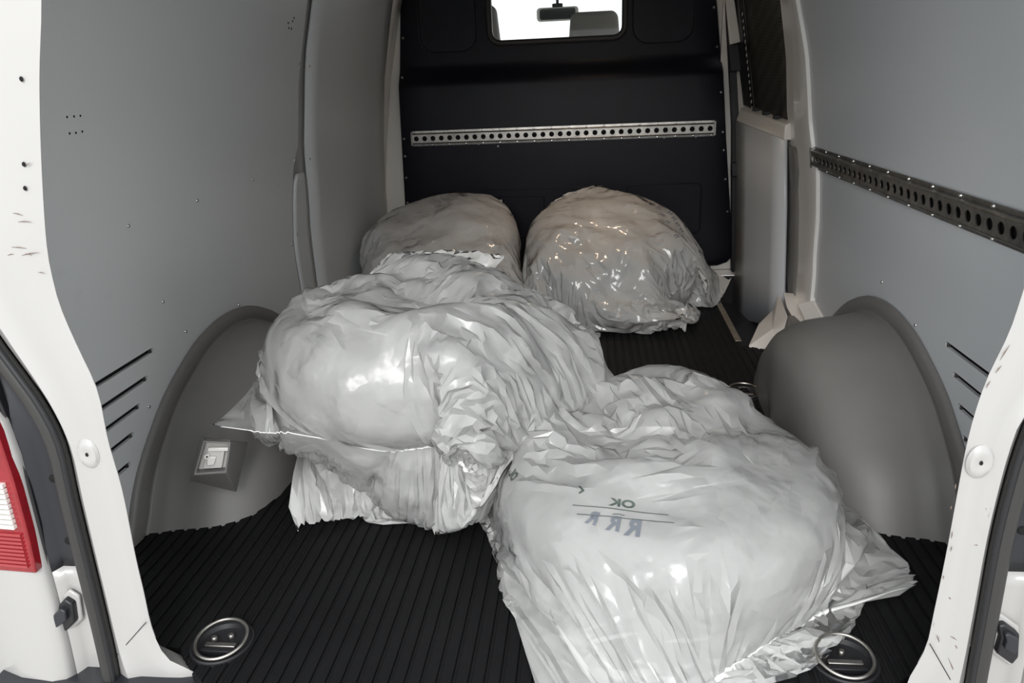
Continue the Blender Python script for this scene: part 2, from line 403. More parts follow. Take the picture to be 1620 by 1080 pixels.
slotsL = [(onw(u, v, -1)[1], onw(u, v, -1)[2], onw(u2, v2, -1)[1]-.12) for (u, v, u2, v2) in [(243, 552, 150, 615), (234, 596, 162, 652), (222, 640, 170, 682), (212, 685, 176, 718), (207, 732, 183, 750)]]
slotsL = [(a, b, .09) for a, b, c in slotsL]
cut_slots(pL1, -1, slotsL)
pR1 = panel('wall_panel', 1, -.01, 1.40, lambda z: .045, eR1, M_liningR, wr)
slotsR = [(onw(u, v, 1)[1], onw(u, v, 1)[2], .09) for (u, v) in [(1495, 542), (1507, 590), (1515, 640), (1522, 690)]]
cut_slots(pR1, 1, slotsR)
for s, par, sl in ((-1, wl, slotsL), (1, wr, slotsR)):
    V = []; F = []
    za = sl[-1][1]-.02; zb = sl[0][1]+.02; zs = np.linspace(za, zb, 8)
    for z in zs:
        for y in (.06, sl[0][0]+.02): V.append((s*(WP(z)+.0115), y, z))
    F = [[2*i, 2*i+1, 2*i+3, 2*i+2] for i in range(7)]
    mk('slot_shade_sheet', V, F, M_cavity, par)  # black sheet stands in for the unlit hollow behind the slots
    for (y1, z, _) in sl[:]:
        box('slot_rib', (s*(WP(z)+.004)-.003, y1-.012, z-.006), (s*(WP(z)+.004)+.003, y1-.007, z+.006), M_steel_dark, par)
panel('wall_panel', -1, -.01, 1.40, lambda z: eL2(z)+.002, eL3, M_liningL, wl)
# narrow filler panel with the white body post showing round it
def filler(z0, z1, e1, e2, side, mat, par, gap=.012):
    def a(z):
        t = max(0, (z-(z1-.05))/.05); return e1(z)+gap+.02*t**3
    def b(z):
        t = max(0, (z-(z1-.05))/.05); return e2(z)-gap-.02*t**3
    return panel('filler_panel', side, z0, z1, a, b, mat, par, 0., .010, 30, 6)
filler(-.01, .655, eL1, eL2, -1, M_liningL, wl, .014)
# left body strip by the bulkhead
panel('body_strip', -1, -.01, 1.40, lambda z: eL3(z)+.004, lambda z: 2.68, M_beige, wl, .006, .008, 30, 3)
# screws
def screw(par, side, u, v, r=.0042):
    p = onw(u, v, side)
    Mx = Matrix.Translation(p) @ Matrix.Rotation(math.radians(90)*(-side), 4, 'Y')
    return lathe('screw', [(0, .003), (r*.6, .0026), (r, .001), (r*1.1, -.002)], M_chrome, par, 10, Mx)
for u, v in [(312, 317), (203, 357), (400, 284), (473, 100), (258, 477), (378, 482), (294, 524), (236, 643), (489, 104), (466, 254), (490, 251), (462, 386), (470, 370)]: screw(wl, -1, u, v)
for u, v in [(1373, 469), (1448, 514), (1503, 643), (1395, 446)]: screw(wr, 1, u, v)
for u, v in [(106, 185), (117, 184), (127, 183), (110, 211), (120, 210), (130, 208)]: 
    p = onw(u, v, -1); lathe('drill_hole', [(0, .0006), (.0022, .0006), (.0024, -.001)], M_cavity, wl, 8, Matrix.Translation(p) @ Matrix.Rotation(math.radians(90), 4, 'Y'))
for u, v in [(456, 36), (463, 33), (457, 44), (465, 28), (461, 45)]:
    p = onw(u, v, -1); lathe('drill_hole', [(0, .0006), (.0035, .0006), (.004, -.001)], M_cavity, wl, 8, Matrix.Translation(p) @ Matrix.Rotation(math.radians(90), 4, 'Y'))

# ------------------------------------------------------------------ right body post and sliding door
zs = np.linspace(.0, 1.42, 40)
ePa = interp_edge([(1264, 0), (1275, 64), (1281, 125), (1284, 194), (1289, 239), (1296, 267), (1296, 300), (1291, 400), (1286, 475)], 1)
ePb = interp_edge([(1248, 0), (1256, 83), (1257, 167), (1259, 217), (1266, 264), (1264, 300), (1264, 400), (1259, 480)], 1)
ePc = interp_edge([(1234, 0), (1242, 78), (1245, 192), (1242, 222), (1242, 300), (1240, 400), (1236, 459)], 1, .02)
V = []; F = []
for z in zs:
    a, b, c = ePa(z), ePb(z), ePc(z); w = WP(z)
    d = .006*math.sin(z*19)+.004*math.sin(z*41)
    if z < .17: a -= (.17-z)*.5
    V += [(w+.03, a-.02, z), (w-.010, a-.004, z), (w-.013, a+.01, z), (w-.008+.35*d, (a+b)/2, z), (w-.006, b-.012, z), (w+.004, b, z), (w+.018, c-.01, z), (w+.03, c, z), (w+.06, c+.005, z), (w+.08, c+.004, z), (w+.08, a, z)]
n = 11
for i in range(len(zs)-1):
    for k in range(n):
        F.append([i*n+k, i*n+(k+1) % n, (i+1)*n+(k+1) % n, (i+1)*n+k])
F += [list(range(n)), [(len(zs)-1)*n+k for k in reversed(range(n))]]
post = fixn(mk('trim_1', V, F, M_post, None, 'auto')); struct(post, 'dented white body post between the right lining and the sliding door')
for m_ in ((post),): pass
# grey filler on the post
V = []; F = []; zz = np.linspace(.085, .655, 26)
for z in zz:
    b_, c_ = ePb(z), ePc(z); t = max(0, (z-.60)/.055); t2 = max(0, (.15-z)/.065)
    a = b_+.004+.03*t**3; b = c_-.045-.05*t**3-.10*t2
    b = max(b, a+.02)
    for q in (0, .33, .66, 1): V.append((WP(z)-.002+.012*q, a+(b-a)*q, z))
for i in range(len(zz)-1):
    for k in range(3): F.append([i*4+k, i*4+k+1, i*4+k+5, i*4+k+4])
fp = mk('filler_panel', V, F, M_grey_plastic, post, True); md = fp.modifiers.new('t', 'SOLIDIFY'); md.thickness = .008; md.offset = 0
# sliding door
nearE = [ony(u, v, 1.92) for u, v in [(1233, 0), (1244, 78), (1248, 192), (1243, 222), (1243, 330), (1240, 459), (1236, 520)]]
farE = [ony(u, v, 2.52) for u, v in [(1158, 0), (1166, 80), (1176, 166), (1166, 192), (1166, 300), (1164, 430), (1160, 500)]]
door = empty('door_1', (.86, 2.2, 0), 'sliding side door seen from inside, mesh over its window', 'door'); door['kind'] = 'structure'; del door['category']
def dquad(name, A, B, mat, inset=0., th=.03, ta=0., tb=1.):
    A = [np.array(p) for p in A]; B = [np.array(p) for p in B]
    V = []; F = []
    for a, b in zip(A, B):
        for t in np.linspace(ta, tb, 5):
            p = a+(b-a)*t; V.append((p[0]+inset, p[1], p[2]))
    for i in range(len(A)-1):
        for k in range(4): F.append([i*5+k, i*5+k+1, i*5+k+6, i*5+k+5])
    o = mk(name, V, F, mat, None, True); md = o.modifiers.new('t', 'SOLIDIFY'); md.thickness = th; md.offset = 0
    adopt(o, door); return o
ext = [nearE[0]+(nearE[0]-nearE[1])*2.2], [farE[0]+(farE[0]-farE[1])*1.4]
dquad('door_skin', ext[0]+nearE, ext[1]+farE, M_post, .045, .03)
dquad('window_mesh', ext[0]+nearE[:3], ext[1]+farE[:3], M_meshwin, .012, .004, 0., .78)
dquad('window_seal', ext[0]+nearE[:3], ext[1]+farE[:3], M_black, .004, .008, .78, 1.)
dquad('door_lining', nearE[3:], farE[3:], M_liningR, .0, .012)
# pale window sill
n1, n2, f1, f2 = nearE[2], nearE[3], farE[2], farE[3]
V = [n1+[.02, 0, 0], n1+[-.012, 0, -.012], n2+[-.006, 0, .0], f1+[.02, 0, 0], f1+[-.012, 0, -.012], f2+[-.006, 0, 0], n2+[.03, 0, 0], f2+[.03, 0, 0]]
o = fixn(mk('window_sill', V, [[0, 1, 4, 3], [1, 2, 5, 4], [2, 6, 7, 5], [0, 3, 7, 6], [0, 6, 2, 1], [3, 4, 5, 7]], M_beige)); bev(o, .006, 3); adopt(o, door)
for t in (.22, .45, .68):
    p = n1+(f1-n1)*t; o = box('mesh_clip', (p[0]-.014, p[1]-.012, p[2]-.006), (p[0]+.012, p[1]+.012, p[2]+.008), M_black, None, .002); adopt(o, door)
V = []
for k in range(17):
    t = k/16; p = (farE[0]*(1-t)+farE[2]*t)*.78+(nearE[0]*(1-t)+nearE[2]*t)*.22
    V.append(p)
for p in V[2:]:
    o = box('seam_stitch', (p[0]-.0015, p[1]-.002, p[2]-.006), (p[0]+.0015, p[1]+.002, p[2]+.006), M_ltgrey); adopt(o, door)
# side step below the door
stp = box('trim_2', (.66, 1.62, -.16), (.96, 2.56, -.13), M_channel); struct(stp, 'dark sunken step inside the sliding door')
box('step_riser', (.640, 1.60, -.16), (.655, 2.60, -.013), M_channel, stp)
box('step_wall', (.655, 1.598, -.16), (.97, 1.612, -.002), M_black, stp)
box('step_wall', (.655, 2.56, -.16), (.97, 2.58, -.002), M_black, stp)
# white wedge at the foot of the post
a = onz(1184, 547, .002); b = onz(1238, 556, .002); c = ony(1200, 512, 1.80); d = ony(1222, 490, 1.92); e = ony(1232, 462, 1.98); f_ = ony(1246, 500, 1.66); h = ony(1240, 520, 1.60)
top = [a, b, h, f_, e, d, c]
mid = ony(1222, 520, 1.66)
V = [np.array(p) for p in top]+[mid]+[np.array(p)+np.array([.03, .02, -.10]) for p in top]
F = [[i, (i+1) % 7, 7] for i in range(7)]+[[i, 8+i, 8+(i+1) % 7, (i+1) % 7] for i in range(7)]+[[8+i for i in range(7)]]
wd = fixn(mk('post_foot', V, F, M_post, post)); bev(wd, .003, 2, 20)
# diagonal brace from the post to the arch
br = prism('post_brace', [ony(1238, 462, 1.80), ony(1262, 488, 1.66), ony(1282, 524, 1.50), ony(1272, 532, 1.49), ony(1244, 486, 1.66)], (.05, .02, -.01), M_post, post, .004, 3)
br2 = prism('post_gusset', [ony(1260, 480, 1.60), ony(1287, 475, 1.56), ony(1303, 505, 1.44), ony(1284, 516, 1.47), ony(1280, 520, 1.5)], (.05, .01, -.01), M_post, post, .003, 2)
gz = prism('post_infill', [ony(1246, 500, 1.60), ony(1275, 530, 1.47), ony(1320, 519, 1.38), ony(1318, 600, 1.36), ony(1238, 600, 1.52)], (.06, .03, 0), M_grey_plastic, post, .003, 2)

# ------------------------------------------------------------------ bulkhead
wf = box('wall_front', (-.93, 2.66, -.02), (.93, 2.68, 1.42), M_beige); struct(wf)
def bx_edge(z, s):
    if s < 0: return float(np.interp(z, [0, .38, .69, 1.0, 1.27, 1.42], [-.775, -.769, -.756, -.745, -.72, -.66]))
    return float(np.interp(z, [0, .10, .64, 1.0, 1.2, 1.42], [.80, .798, .735, .70, .675, .62]))
def bprof(z):      # depth of the moulded face: lower part stands proud, upper part set back
    t = min(1, max(0, (z-.90)/.10)); t = t*t*(3-2*t)
    return 2.592+.045*t+.006*math.sin(z*6)
zs = np.concatenate([np.linspace(.045, .12, 6), np.linspace(.15, .88, 16), np.linspace(.90, 1.02, 14), np.linspace(1.05, 1.40, 10)])
V = []; F = []; nx = 25
for z in zs:
    cr = 0.
    if z < .12: cr = .07*(1-math.sqrt(max(0, 1-((.12-z)/.075)**2)))
    l, r = bx_edge(z, -1)+cr, bx_edge(z, 1)-cr
    for k in range(nx):
        t = k/(nx-1); xx = l+(r-l)*t
        edge = min(xx-l, r-xx); y = bprof(z)+(.010 if edge < .028 else 0)
        V.append((xx, y, z))
nz = len(zs)
for i in range(nz-1):
    for k in range(nx-1): F.append([i*nx+k, i*nx+k+1, (i+1)*nx+k+1, (i+1)*nx+k])
blk = mk('bulkhead_panel', V, F, M_bulk, wf, True); sm = blk.modifiers.new('t', 'SOLIDIFY'); sm.thickness = .022; sm.offset = -1
def rrect(x0, x1, z0, z1, r, n=6):
    P = []
    for cx, cz, a0 in ((x1-r, z1-r, 0), (x0+r, z1-r, 90), (x0+r, z0+r, 180), (x1-r, z0+r, 270)):
        for k in range(n+1):
            a = math.radians(a0+90*k/n); P.append((cx+r*math.cos(a), cz+r*math.sin(a)))
    return P
WX0, WX1, WZ0, WZ1 = -.318, .278, 1.082, 1.355
cut = prism('cutter', [(x, 2.5, z) for x, z in rrect(WX0, WX1, WZ0, WZ1, .05)], (0, .3, 0), M_bulk)
bpy.context.view_layer.update()
for ob in (blk, wf):
    bo = ob.modifiers.new('w', 'BOOLEAN'); bo.object = cut; bo.solver = 'EXACT'
bpy.context.view_layer.update(); dg = bpy.context.evaluated_depsgraph_get()
for ob in (blk, wf):
    me = bpy.data.meshes.new_from_object(ob.evaluated_get(dg)); ob.modifiers.clear(); ob.data = me; me.set_sharp_from_angle(angle=math.radians(32))
bpy.data.objects.remove(cut)
def frame_ring(name, x0, x1, z0, z1, r, y, w, depth, mat, parent=None):
    A = rrect(x0, x1, z0, z1, r); B = rrect(x0+w, x1-w, z0+w, z1-w, max(.004, r-w)); n = len(A)
    V = [(x, y, z) for x, z in A]+[(x, y, z) for x, z in B]+[(x, y+depth, z) for x, z in A]+[(x, y+depth, z) for x, z in B]
    F = []
    for i in range(n):
        j = (i+1) % n
        F += [[i, j, n+j, n+i], [2*n+i, 3*n+i, 3*n+j, 2*n+j], [i, 2*n+i, 2*n+j, j], [n+i, n+j, 3*n+j, 3*n+i]]
    o = fixn(mk(name, V, F, mat, parent)); bev(o, min(w, abs(depth))*.35, 2); return o
win = frame_ring('window_1', WX0-.016, WX1+.016, WZ0-.018, WZ1+.016, .064, 2.622, .026, .05, M_rubber); struct(win, 'black rubber frame of the small bulkhead window')
pn = prism('pane', [(x, 2.652, z) for x, z in rrect(WX0+.004, WX1-.004, WZ0+.004, WZ1-.004, .046)], (0, .004, 0), M_glass, win)
for x0, x1, z0 in ((-.638, -.380, 1.050), (.315, .580, 1.047)):
    prism('recess_cover', [(x, 2.632, z) for x, z in rrect(x0, x1, z0, 1.38, .07)], (0, .012, 0), M_bulk, wf, .003)
    frame_ring('groove_lip', x0-.006, x1+.006, z0-.006, 1.386, .075, 2.634, .004, .01, M_black, wf)
for x0, x1, z0, z1 in ((-.66, -.50, .20, .425), (-.40, .22, .20, .435), (.29, .64, .20, .44)):
    frame_ring('embossed_line', x0, x1, z0, z1, .03, bprof(.3)-.004, .007, .008, M_bulk, wf)
frame_ring('embossed_line', -.32, -.09, .15, .40, .015, bprof(.3)-.0035, .006, .008, M_bulk, wf)
for s in (-1, 1):
    for z in (.30, .45, .58, .66, .83, 1.02, 1.18) if s > 0 else (.38, .50, .60, .68, .95, 1.12):
        xx = bx_edge(z, s)-s*.014
        lathe('bolt', [(0, .005), (.004, .0045), (.0065, .0), (.007, -.004)], M_steel_dark, wf, 10, Matrix.Translation((xx, bprof(z)+.008, z)) @ Matrix.Rotation(math.radians(90), 4, 'X'))
for x, z in ((-.66, .648), (-.39, .645), (-.11, .647), (.17, .648), (.46, .645), (.60, .645), (-.30, .632)):
    lathe('bolt', [(0, .004), (.004, .0035), (.006, .0), (.006, -.004)], M_steel_dark, wf, 10, Matrix.Translation((x, bprof(z)+.001, z)) @ Matrix.Rotation(math.radians(90), 4, 'X'))
# pale body return right of the bulkhead and the black hinge post
o = box('body_return', (.70, 2.625, .02), (.90, 2.655, 1.42), M_beige, wf)
blk2 = prism('trim_3', [ony(u, v, 2.54) for u, v in [(1148, 0), (1160, 0), (1170, 200), (1169, 430), (1157, 430), (1158, 200)]], (.0, .03, 0), M_black, None, .003)
struct(blk2, 'black upright seal strip between bulkhead and sliding door')
o = prism('hinge_block', [ony(u, v, 2.50) for u, v in [(1152, 70), (1178, 68), (1180, 112), (1156, 114)]], (0, .04, 0), M_black, blk2, .005)
o = prism('hinge_block', [ony(u, v, 2.50) for u, v in [(1158, 258), (1172, 258), (1172, 278), (1158, 280)]], (0, .04, 0), M_channel, blk2, .004)
o = prism('trim_4', [ony(u, v, 2.46) for u, v in [(1147, -10), (1161, -10), (1172, 66), (1155, 71)]], (0, .02, 0), M_beige, None, .004); struct(o, 'pale strip of body metal above the black hinge block')

# ------------------------------------------------------------------ perforated load rails
def rail(name, L, npitch, label, rivet_every, holes_r=.0115, mats=(M_steel, M_steel_dark)):
    """rail along local +X, face towards local -Y, centred on z=0"""
    t = empty(name, (0, 0, 0), label, 'rail')
    p = L/npitch; V = []; F = []; H = .0185
    yF = -.012
    for k in range(npitch):
        cx = p*(k+.5); b = len(V); N = 16
        for i in range(N):
            a = 2*math.pi*i/N; V.append((cx+holes_r*math.cos(a), yF, holes_r*math.sin(a)))
        for i in range(N):
            a = 2*math.pi*i/N; c, s = math.cos(a), math.sin(a); q = min((p/2)/max(abs(c), 1e-6), H/max(abs(s), 1e-6))
            V.append((cx+q*c, yF, q*s))
        for i in range(N):
            a = 2*math.pi*i/N; V.append((cx+holes_r*math.cos(a), yF+.0025, holes_r*math.sin(a)))
        cor = []
        for sx, sz in ((1, 1), (-1, 1), (-1, -1), (1, -1)): cor.append(len(V)); V.append((cx+sx*p/2, yF, sz*H))
        for i in range(N):
            j = (i+1) % N; F.append([b+i, b+j, b+N+j, b+N+i]); F.append([b+i, b+2*N+i, b+2*N+j, b+j])
        for ci, ang in enumerate((45, 135, 225, 315)):
            i0 = int((math.degrees(math.atan2(*((H, p/2) if ci % 2 == 0 else (H, p/2))))))
            # corner triangle between the two ring points either side of the corner
            ac = math.atan2(V[cor[ci]][2], V[cor[ci]][0]-cx) % (2*math.pi); i = int(ac/(2*math.pi)*N) % N; j = (i+1) % N
            F.append([b+N+i, b+N+j, cor[ci]])
    web = mk('web', V, F, mats[0], t)
    # flanges: lip strips with sloped shoulders
    for s in (-1, 1):
        prof = [(yF, H), (yF-.001, H+.002), (yF+.001, H+.0045), (-.003, H+.0062), (-.0022, H+.0155), (0, H+.0155), (0, H)]
        prof = [(y, s*z) for y, z in prof]
        prism('flange', [(0, y, z) for y, z in prof], (L, 0, 0), mats[0] if s > 0 else mats[1], t)
    box('back_strip', (0, -.0015, -.020), (L, -.0003, .020), M_cavity, t)
    for x0, x1 in ((-.006, .004), (L-.004, L+.006)):
        o = box('end_plate', (x0, -.013, -.031), (x1, 0, .031), mats[1], t, .001)
    nr = int(L/rivet_every)
    rv = None
    for s in (-1, 1):
        for k in range(nr+1):
            xx = .012+k*(L-.024)/nr
            if rv is None:
                rv = lathe('rivet', [(0, .0035), (.003, .003), (.0045, .001), (.0048, -.001)], M_chrome, t, 10, Matrix.Rotation(math.radians(90), 4, 'X')); o = rv
            else:
                o = rv.copy(); COL.objects.link(o); o.parent = t
            o.location = (xx, -.0026, s*(H+.011))
    return t
p0 = np.array(ony(653, 219.5, bprof(.68))); p1 = np.array(ony(1130, 202.5, bprof(.68)))
r1 = rail('load_rail', float(p1[0]-p0[0]), 35, 'perforated steel load rail across the black bulkhead', .078)
r1.location = (p0[0], bprof(.68)-.001, .679)
r2 = rail('load_rail', 1.50, 38, 'perforated steel load rail along the right side wall', .118, mats=(M_steel_dark, M_steel_dark))
# lies on the curved side wall: local x -> -y, local -Y -> -x
sl = (WP(.70)-WP(.60))/.10
r2.matrix_world = Matrix.Translation((WP(.647)-.0025, 1.572, .647)) @ Matrix(((0, 1, 0, 0), (-1, 0, 0, 0), (0, 0, 1, 0), (0, 0, 0, 1))) @ Matrix.Rotation(math.atan(-sl), 4, 'X')

# ------------------------------------------------------------------ wheel arch covers
OD = [(.575, 0), (.545, .04), (.515, .09), (.475, .14), (.425, .185), (.345, .245), (.26, .292), (.14, .338), (0.001, .355)]
def outline(n=48):
    a = [(-d, z) for d, z in OD]; b = [(d, z) for d, z in OD[::-1]][1:]
    sp = smooth_path([(x, z, 0) for x, z in a+b], 5); return [(p[0], p[1]) for p in sp]
def arch(side, yc, lab):
    e = empty('wheel_arch_cover', (side*.86, yc, 0), lab, 'wheel arch cover', 'wheel arch covers')
    O = outline(); S_ = [(-.002, 1.0), (-.012, .998), (-.014, .975), (-.016, .905), (-.013, .893), (-.018, .884), (-.040, .876), (-.056, .868), (-.066, .858), (-.09, .85), (-.12, .843), (-.16, .825), (-.195, .79), (-.22, .75), (-.24, .68), (-.254, .58), (-.262, .45), (-.267, .3), (-.27, .12), (-.27, .02)]
    V = []; F = []; n = len(O)
    for t, k in S_:
        kk = k
        for (d, z) in O:
            zz = z*kk; w = WP(z)
            flat = 0.0
            V.append((side*(w+t+(0.0)), yc+d*kk, max(-.004, zz-.003)))
    for i in range(len(S_)-1):
        for j in range(n-1): F.append([i*n+j, i*n+j+1, (i+1)*n+j+1, (i+1)*n+j])
    o = fixn(mk('cover_shell', V, F, M_grey_plastic, None, True)); adopt(o, e)
    return e
aL = arch(-1, .90, 'grey moulded wheel arch cover on the left wall, with a bracket set in it')
aR = arch(1, .925, 'plain grey moulded wheel arch cover on the right wall')
# bezel with latch bracket on the left arch
q = [ony(322, 697, .345), ony(365, 699, .36), ony(358, 748, .345), ony(306, 752, .33)]
q = [np.array(p) for p in q]
nrm = np.cross(q[1]-q[0], q[3]-q[0]); nrm /= np.linalg.norm(nrm)
if nrm[1] > 0: nrm = -nrm
back = [np.array(ony(u, v, y)) for u, v, y in ((316, 690, .40), (392, 700, .46), (374, 778, .43), (300, 760, .36))]
ctr = sum(q)/4
inner = [ctr+(p-ctr)*.88 for p in q]; deep = [p-nrm*.022 for p in inner]
V = q+back+inner+deep
F = [[4+i, 4+(i+1) % 4, (i+1) % 4, i] for i in range(4)]+[[i, (i+1) % 4, 8+(i+1) % 4, 8+i] for i in range(4)]+[[8+i, 8+(i+1) % 4, 12+(i+1) % 4, 12+i] for i in range(4)]
bz = fixn(mk('bezel', V, F, M_grey_plastic)); bev(bz, .003, 2, 20); adopt(bz, aL)
def on_b(s, t, h): return q[0]*(1-s)*(1-t)+q[1]*s*(1-t)+q[2]*s*t+q[3]*(1-s)*t+nrm*h
def bpris(name, P, h0, h1, mat, b=.0015):
    o = prism(name, [on_b(s, t, h0) for s, t in P], nrm*(h1-h0), mat, None, b); adopt(o, aL); return o
bpris('recess_floor', [(.06, .06), (.94, .06), (.94, .94), (.06, .94)], -.022, -.019, M_ltgrey)
bpris('bracket_plate', [(.22, .30), (.82, .30), (.82, .88), (.22, .88)], -.019, -.009, M_ltgrey)
bpris('bracket_tab', [(.22, .22), (.95, .20), (.95, .32), (.24, .33)], -.012, -.003, M_clear)
bpris('latch_block', [(.26, .48), (.58, .48), (.56, .74), (.34, .76)], -.009, -.002, M_clear, .002)
bpris('latch_eye', [(.26+.09*math.cos(a), .46+.08*math.sin(a)) for a in np.linspace(0, 2*math.pi, 12)[:-1]], -.009, .001, M_clear, .001)
bpris('eye_hole', [(.27+.035*math.cos(a), .46+.032*math.sin(a)) for a in np.linspace(0, 2*math.pi, 9)[:-1]], .0005, .0012, M_cavity, 0)

# ------------------------------------------------------------------ rear opening: posts, seals, lamps, body
def ring_strip(name, inn, out, mat, y0, y1, lift=None):
    """strip between two matched polylines in the opening plane, given thickness"""
    n = len(inn); V = []; F = []
    K = 7
    for a, b in zip(inn, out):
        a = np.array(a, float); b = np.array(b, float)
        for k in range(K):
            t = k/(K-1); p = a+(b-a)*t
            y = y0
            if k == 0: y = y0+.006
            if k == 1: y = y0+.001
            if k == K-2: y = y0-.006
            if k == K-1: y = y0+.004
            V.append((p[0], p[1]*0+y, p[2]))
        V.append((b[0], y1, b[2])); V.append((a[0]+math.copysign(.045, a[0]), y1, a[2]-.01))
    m = K+2
    for i in range(n-1):
        for k in range(m):
            F.append([i*m+k, i*m+(k+1) % m, (i+1)*m+(k+1) % m, (i+1)*m+k])
    F += [list(range(m)), [(n-1)*m+k for k in reversed(range(m))]]
    return fixn(mk(name, V, F, mat, None, 'auto'))
def resamp(path, n):
    P = np.array(path, float); d = np.r_[0, np.cumsum(np.linalg.norm(np.diff(P, axis=0), axis=1))]
    s = np.linspace(0, d[-1], n); return [np.array([np.interp(t, d, P[:, k]) for k in range(3)]) for t in s]
# left post
inL = [(-.49, 0, 1.27), (-.53, 0, 1.12)]+[tuple(ony(u, v, 0)) for u, v in [(60, 0), (57, 120), (60, 250), (68, 380), (78, 440), (92, 490), (118, 550), (150, 620), (167, 700), (190, 780), (210, 880), (224, 940), (238, 1000), (262, 1046), (305, 1066), (306, 1085)]]+[(-.54, 0, -.10)]
outL = [(-.62, 0, 1.36), (-.70, 0, 1.22), (-.745, 0, 1.0), (-.765, 0, .85), (-.77, 0, .72)]+[tuple(ony(u, v, 0)) for u, v in [(0, 535), (40, 590), (75, 640), (104, 700), (122, 780), (146, 880), (170, 980), (190, 1075)]]+[(-.70, 0, -.14)]
iL = resamp(smooth_path(inL, 4), 60); oL = resamp(smooth_path(outL, 4), 60)
# right post
inR = [(.52, 0, 1.27), (.57, 0, 1.12), (.615, 0, .95), (.645, 0, .80), (.657, 0, .70)]+[tuple(ony(u, v, 0)) for u, v in [(1622, 465), (1600, 530), (1566, 600), (1545, 660), (1530, 720), (1515, 800), (1500, 880), (1480, 975), (1467, 1030), (1440, 1078), (1432, 1100)]]+[(.57, 0, -.09)]
outR = [(.64, 0, 1.36), (.72, 0, 1.22), (.765, 0, 1.0), (.775, 0, .80), (.765, 0, .62)]+[tuple(ony(u, v, 0)) for u, v in [(1640, 640), (1612, 690), (1590, 760), (1568, 850), (1550, 950), (1532, 1050), (1527, 1080)]]+[(.68, 0, -.13)]
iR = resamp(smooth_path(inR, 4), 60); oR = resamp(smooth_path(outR, 4), 60)
pl = ring_strip('trim_5', iL, oL, M_white_d, 0, .05); struct(pl, 'white painted left rear door post of the van')
pr = ring_strip('trim_6', iR, oR, M_white_d, 0, .05); struct(pr, 'white scuffed right rear door post of the van')
# return flanges closing the gap to the lining
for I, s, par in ((iL, -1, pl), (iR, 1, pr)):
    V = []; F = []
    I = [p for p in I if p[2] > .05]
    for p in I:
        w = float(WP(max(p[2], -.1))); V += [(p[0]+s*.003, .008, p[2]), (p[0]+s*.045, .048, p[2]), (s*max(w-.004, abs(p[0])+.05), .055, p[2])]
    for i in range(len(I)-1):
        for k in range(2): F.append([i*3+k, i*3+k+1, i*3+k+4, i*3+k+3])
    o = mk('post_return', V, F, M_white, par, True); md = o.modifiers.new('t', 'SOLIDIFY'); md.thickness = .004; md.offset = 0
# header and sill
hd = box('trim_7', (-.70, -.0, 1.26), (.72, .06, 1.44), M_white, bevel=.015, seg=3); struct(hd, 'white header above the rear opening')
sl_ = box('trim_8', (-.72, -.10, -.12), (.70, .0, -.016), M_white_d, bevel=.012, seg=3); struct(sl_, 'white rear door sill')
box('ceiling_ref', (0, 0, 0), (.001, .001, .001), M_white) if False else None
cl = box('ceiling', (-.80, .05, 1.42), (.80, 2.68, 1.44), M_ceil); struct(cl)
for y in (.7, 1.35, 2.0): box('roof_bow', (-.66, y-.03, 1.385), (.66, y+.03, 1.42), M_white, cl, .008)
# seams, plugs and scuffs on the posts
def post_line(par, u0, v0, u1, v1, r=.0007, y=-.0005, mat=M_cavity, name='panel_gap'):
    a = ony(u0, v0, y); b = ony(u1, v1, y)
    return tube(name, [a, (np.array(a)+b)/2, b], r, mat, par, 6)
post_line(pl, 178, 1044, 231, 984); post_line(pr, 1471, 1018, 1506, 1079)
def plug(par, u, v, R=.022):
    p = ony(u, v, -.001)
    Mx = Matrix.Translation(p) @ Matrix.Rotation(math.radians(90), 4, 'X') @ Matrix.Diagonal((.8, 1.15, 1, 1))
    lathe('drain_boss', [(R, -.001), (R*.8, .0035), (R*.45, .0045), (R*.16, .002), (0, .002)], M_white, par, 24, Mx)
    lathe('bolt_hole', [(0, .0032), (.0027, .0032), (.003, .001)], M_cavity, par, 10, Mx)
plug(pl, 139, 718); plug(pr, 1551, 731)
for u, v, r in [(33, 125, .0035), (37, 260, .0035), (39, 298, .0035)]:
    p = ony(u, v, -.0005); lathe('bolt_hole', [(0, .0008), (r*.75, .0008), (r, -.001)], M_cavity, pl, 12, Matrix.Translation(p) @ Matrix.Rotation(math.radians(90), 4, 'X') @ Matrix.Diagonal((.65, 1, 1, 1)))
M_scuff = basic('brown_scuff', (.20, .15, .12), .7)
def scuff(par, u0, v0, u1, v1, r=.0009): 
    a = np.array(ony(u0, v0, -.0003)); b = np.array(ony(u1, v1, -.0003)); m_ = (a+b)/2+[0, 0, .0008]
    return tube('scuff_mark', [a, m_, b], [r*.2, r, r*.2], M_scuff, par, 5)
for s in [(18, 391, 42, 393), (34, 404, 62, 399), (40, 401, 50, 404), (12, 404, 22, 402), (20, 337, 36, 341), (28, 351, 50, 351), (60, 431, 70, 432), (41, 264, 48, 257)]: scuff(pl, *s, .0008)
for s in [(1567, 602, 1560, 614), (1598, 545, 1582, 570), (1575, 590, 1585, 578), (1507, 840, 1505, 852), (1506, 864, 1504, 872), (1541, 862, 1550, 863), (1482, 1004, 1486, 1016), (1503, 1006, 1513, 1012), (1511, 1020, 1514, 1026), (1500, 1040, 1512, 1070), (1505, 800, 1504, 806), (1512, 765, 1511, 775), (1493, 910, 1492, 916), (1501, 945, 1504, 948)]: scuff(pr, *s, .0009)

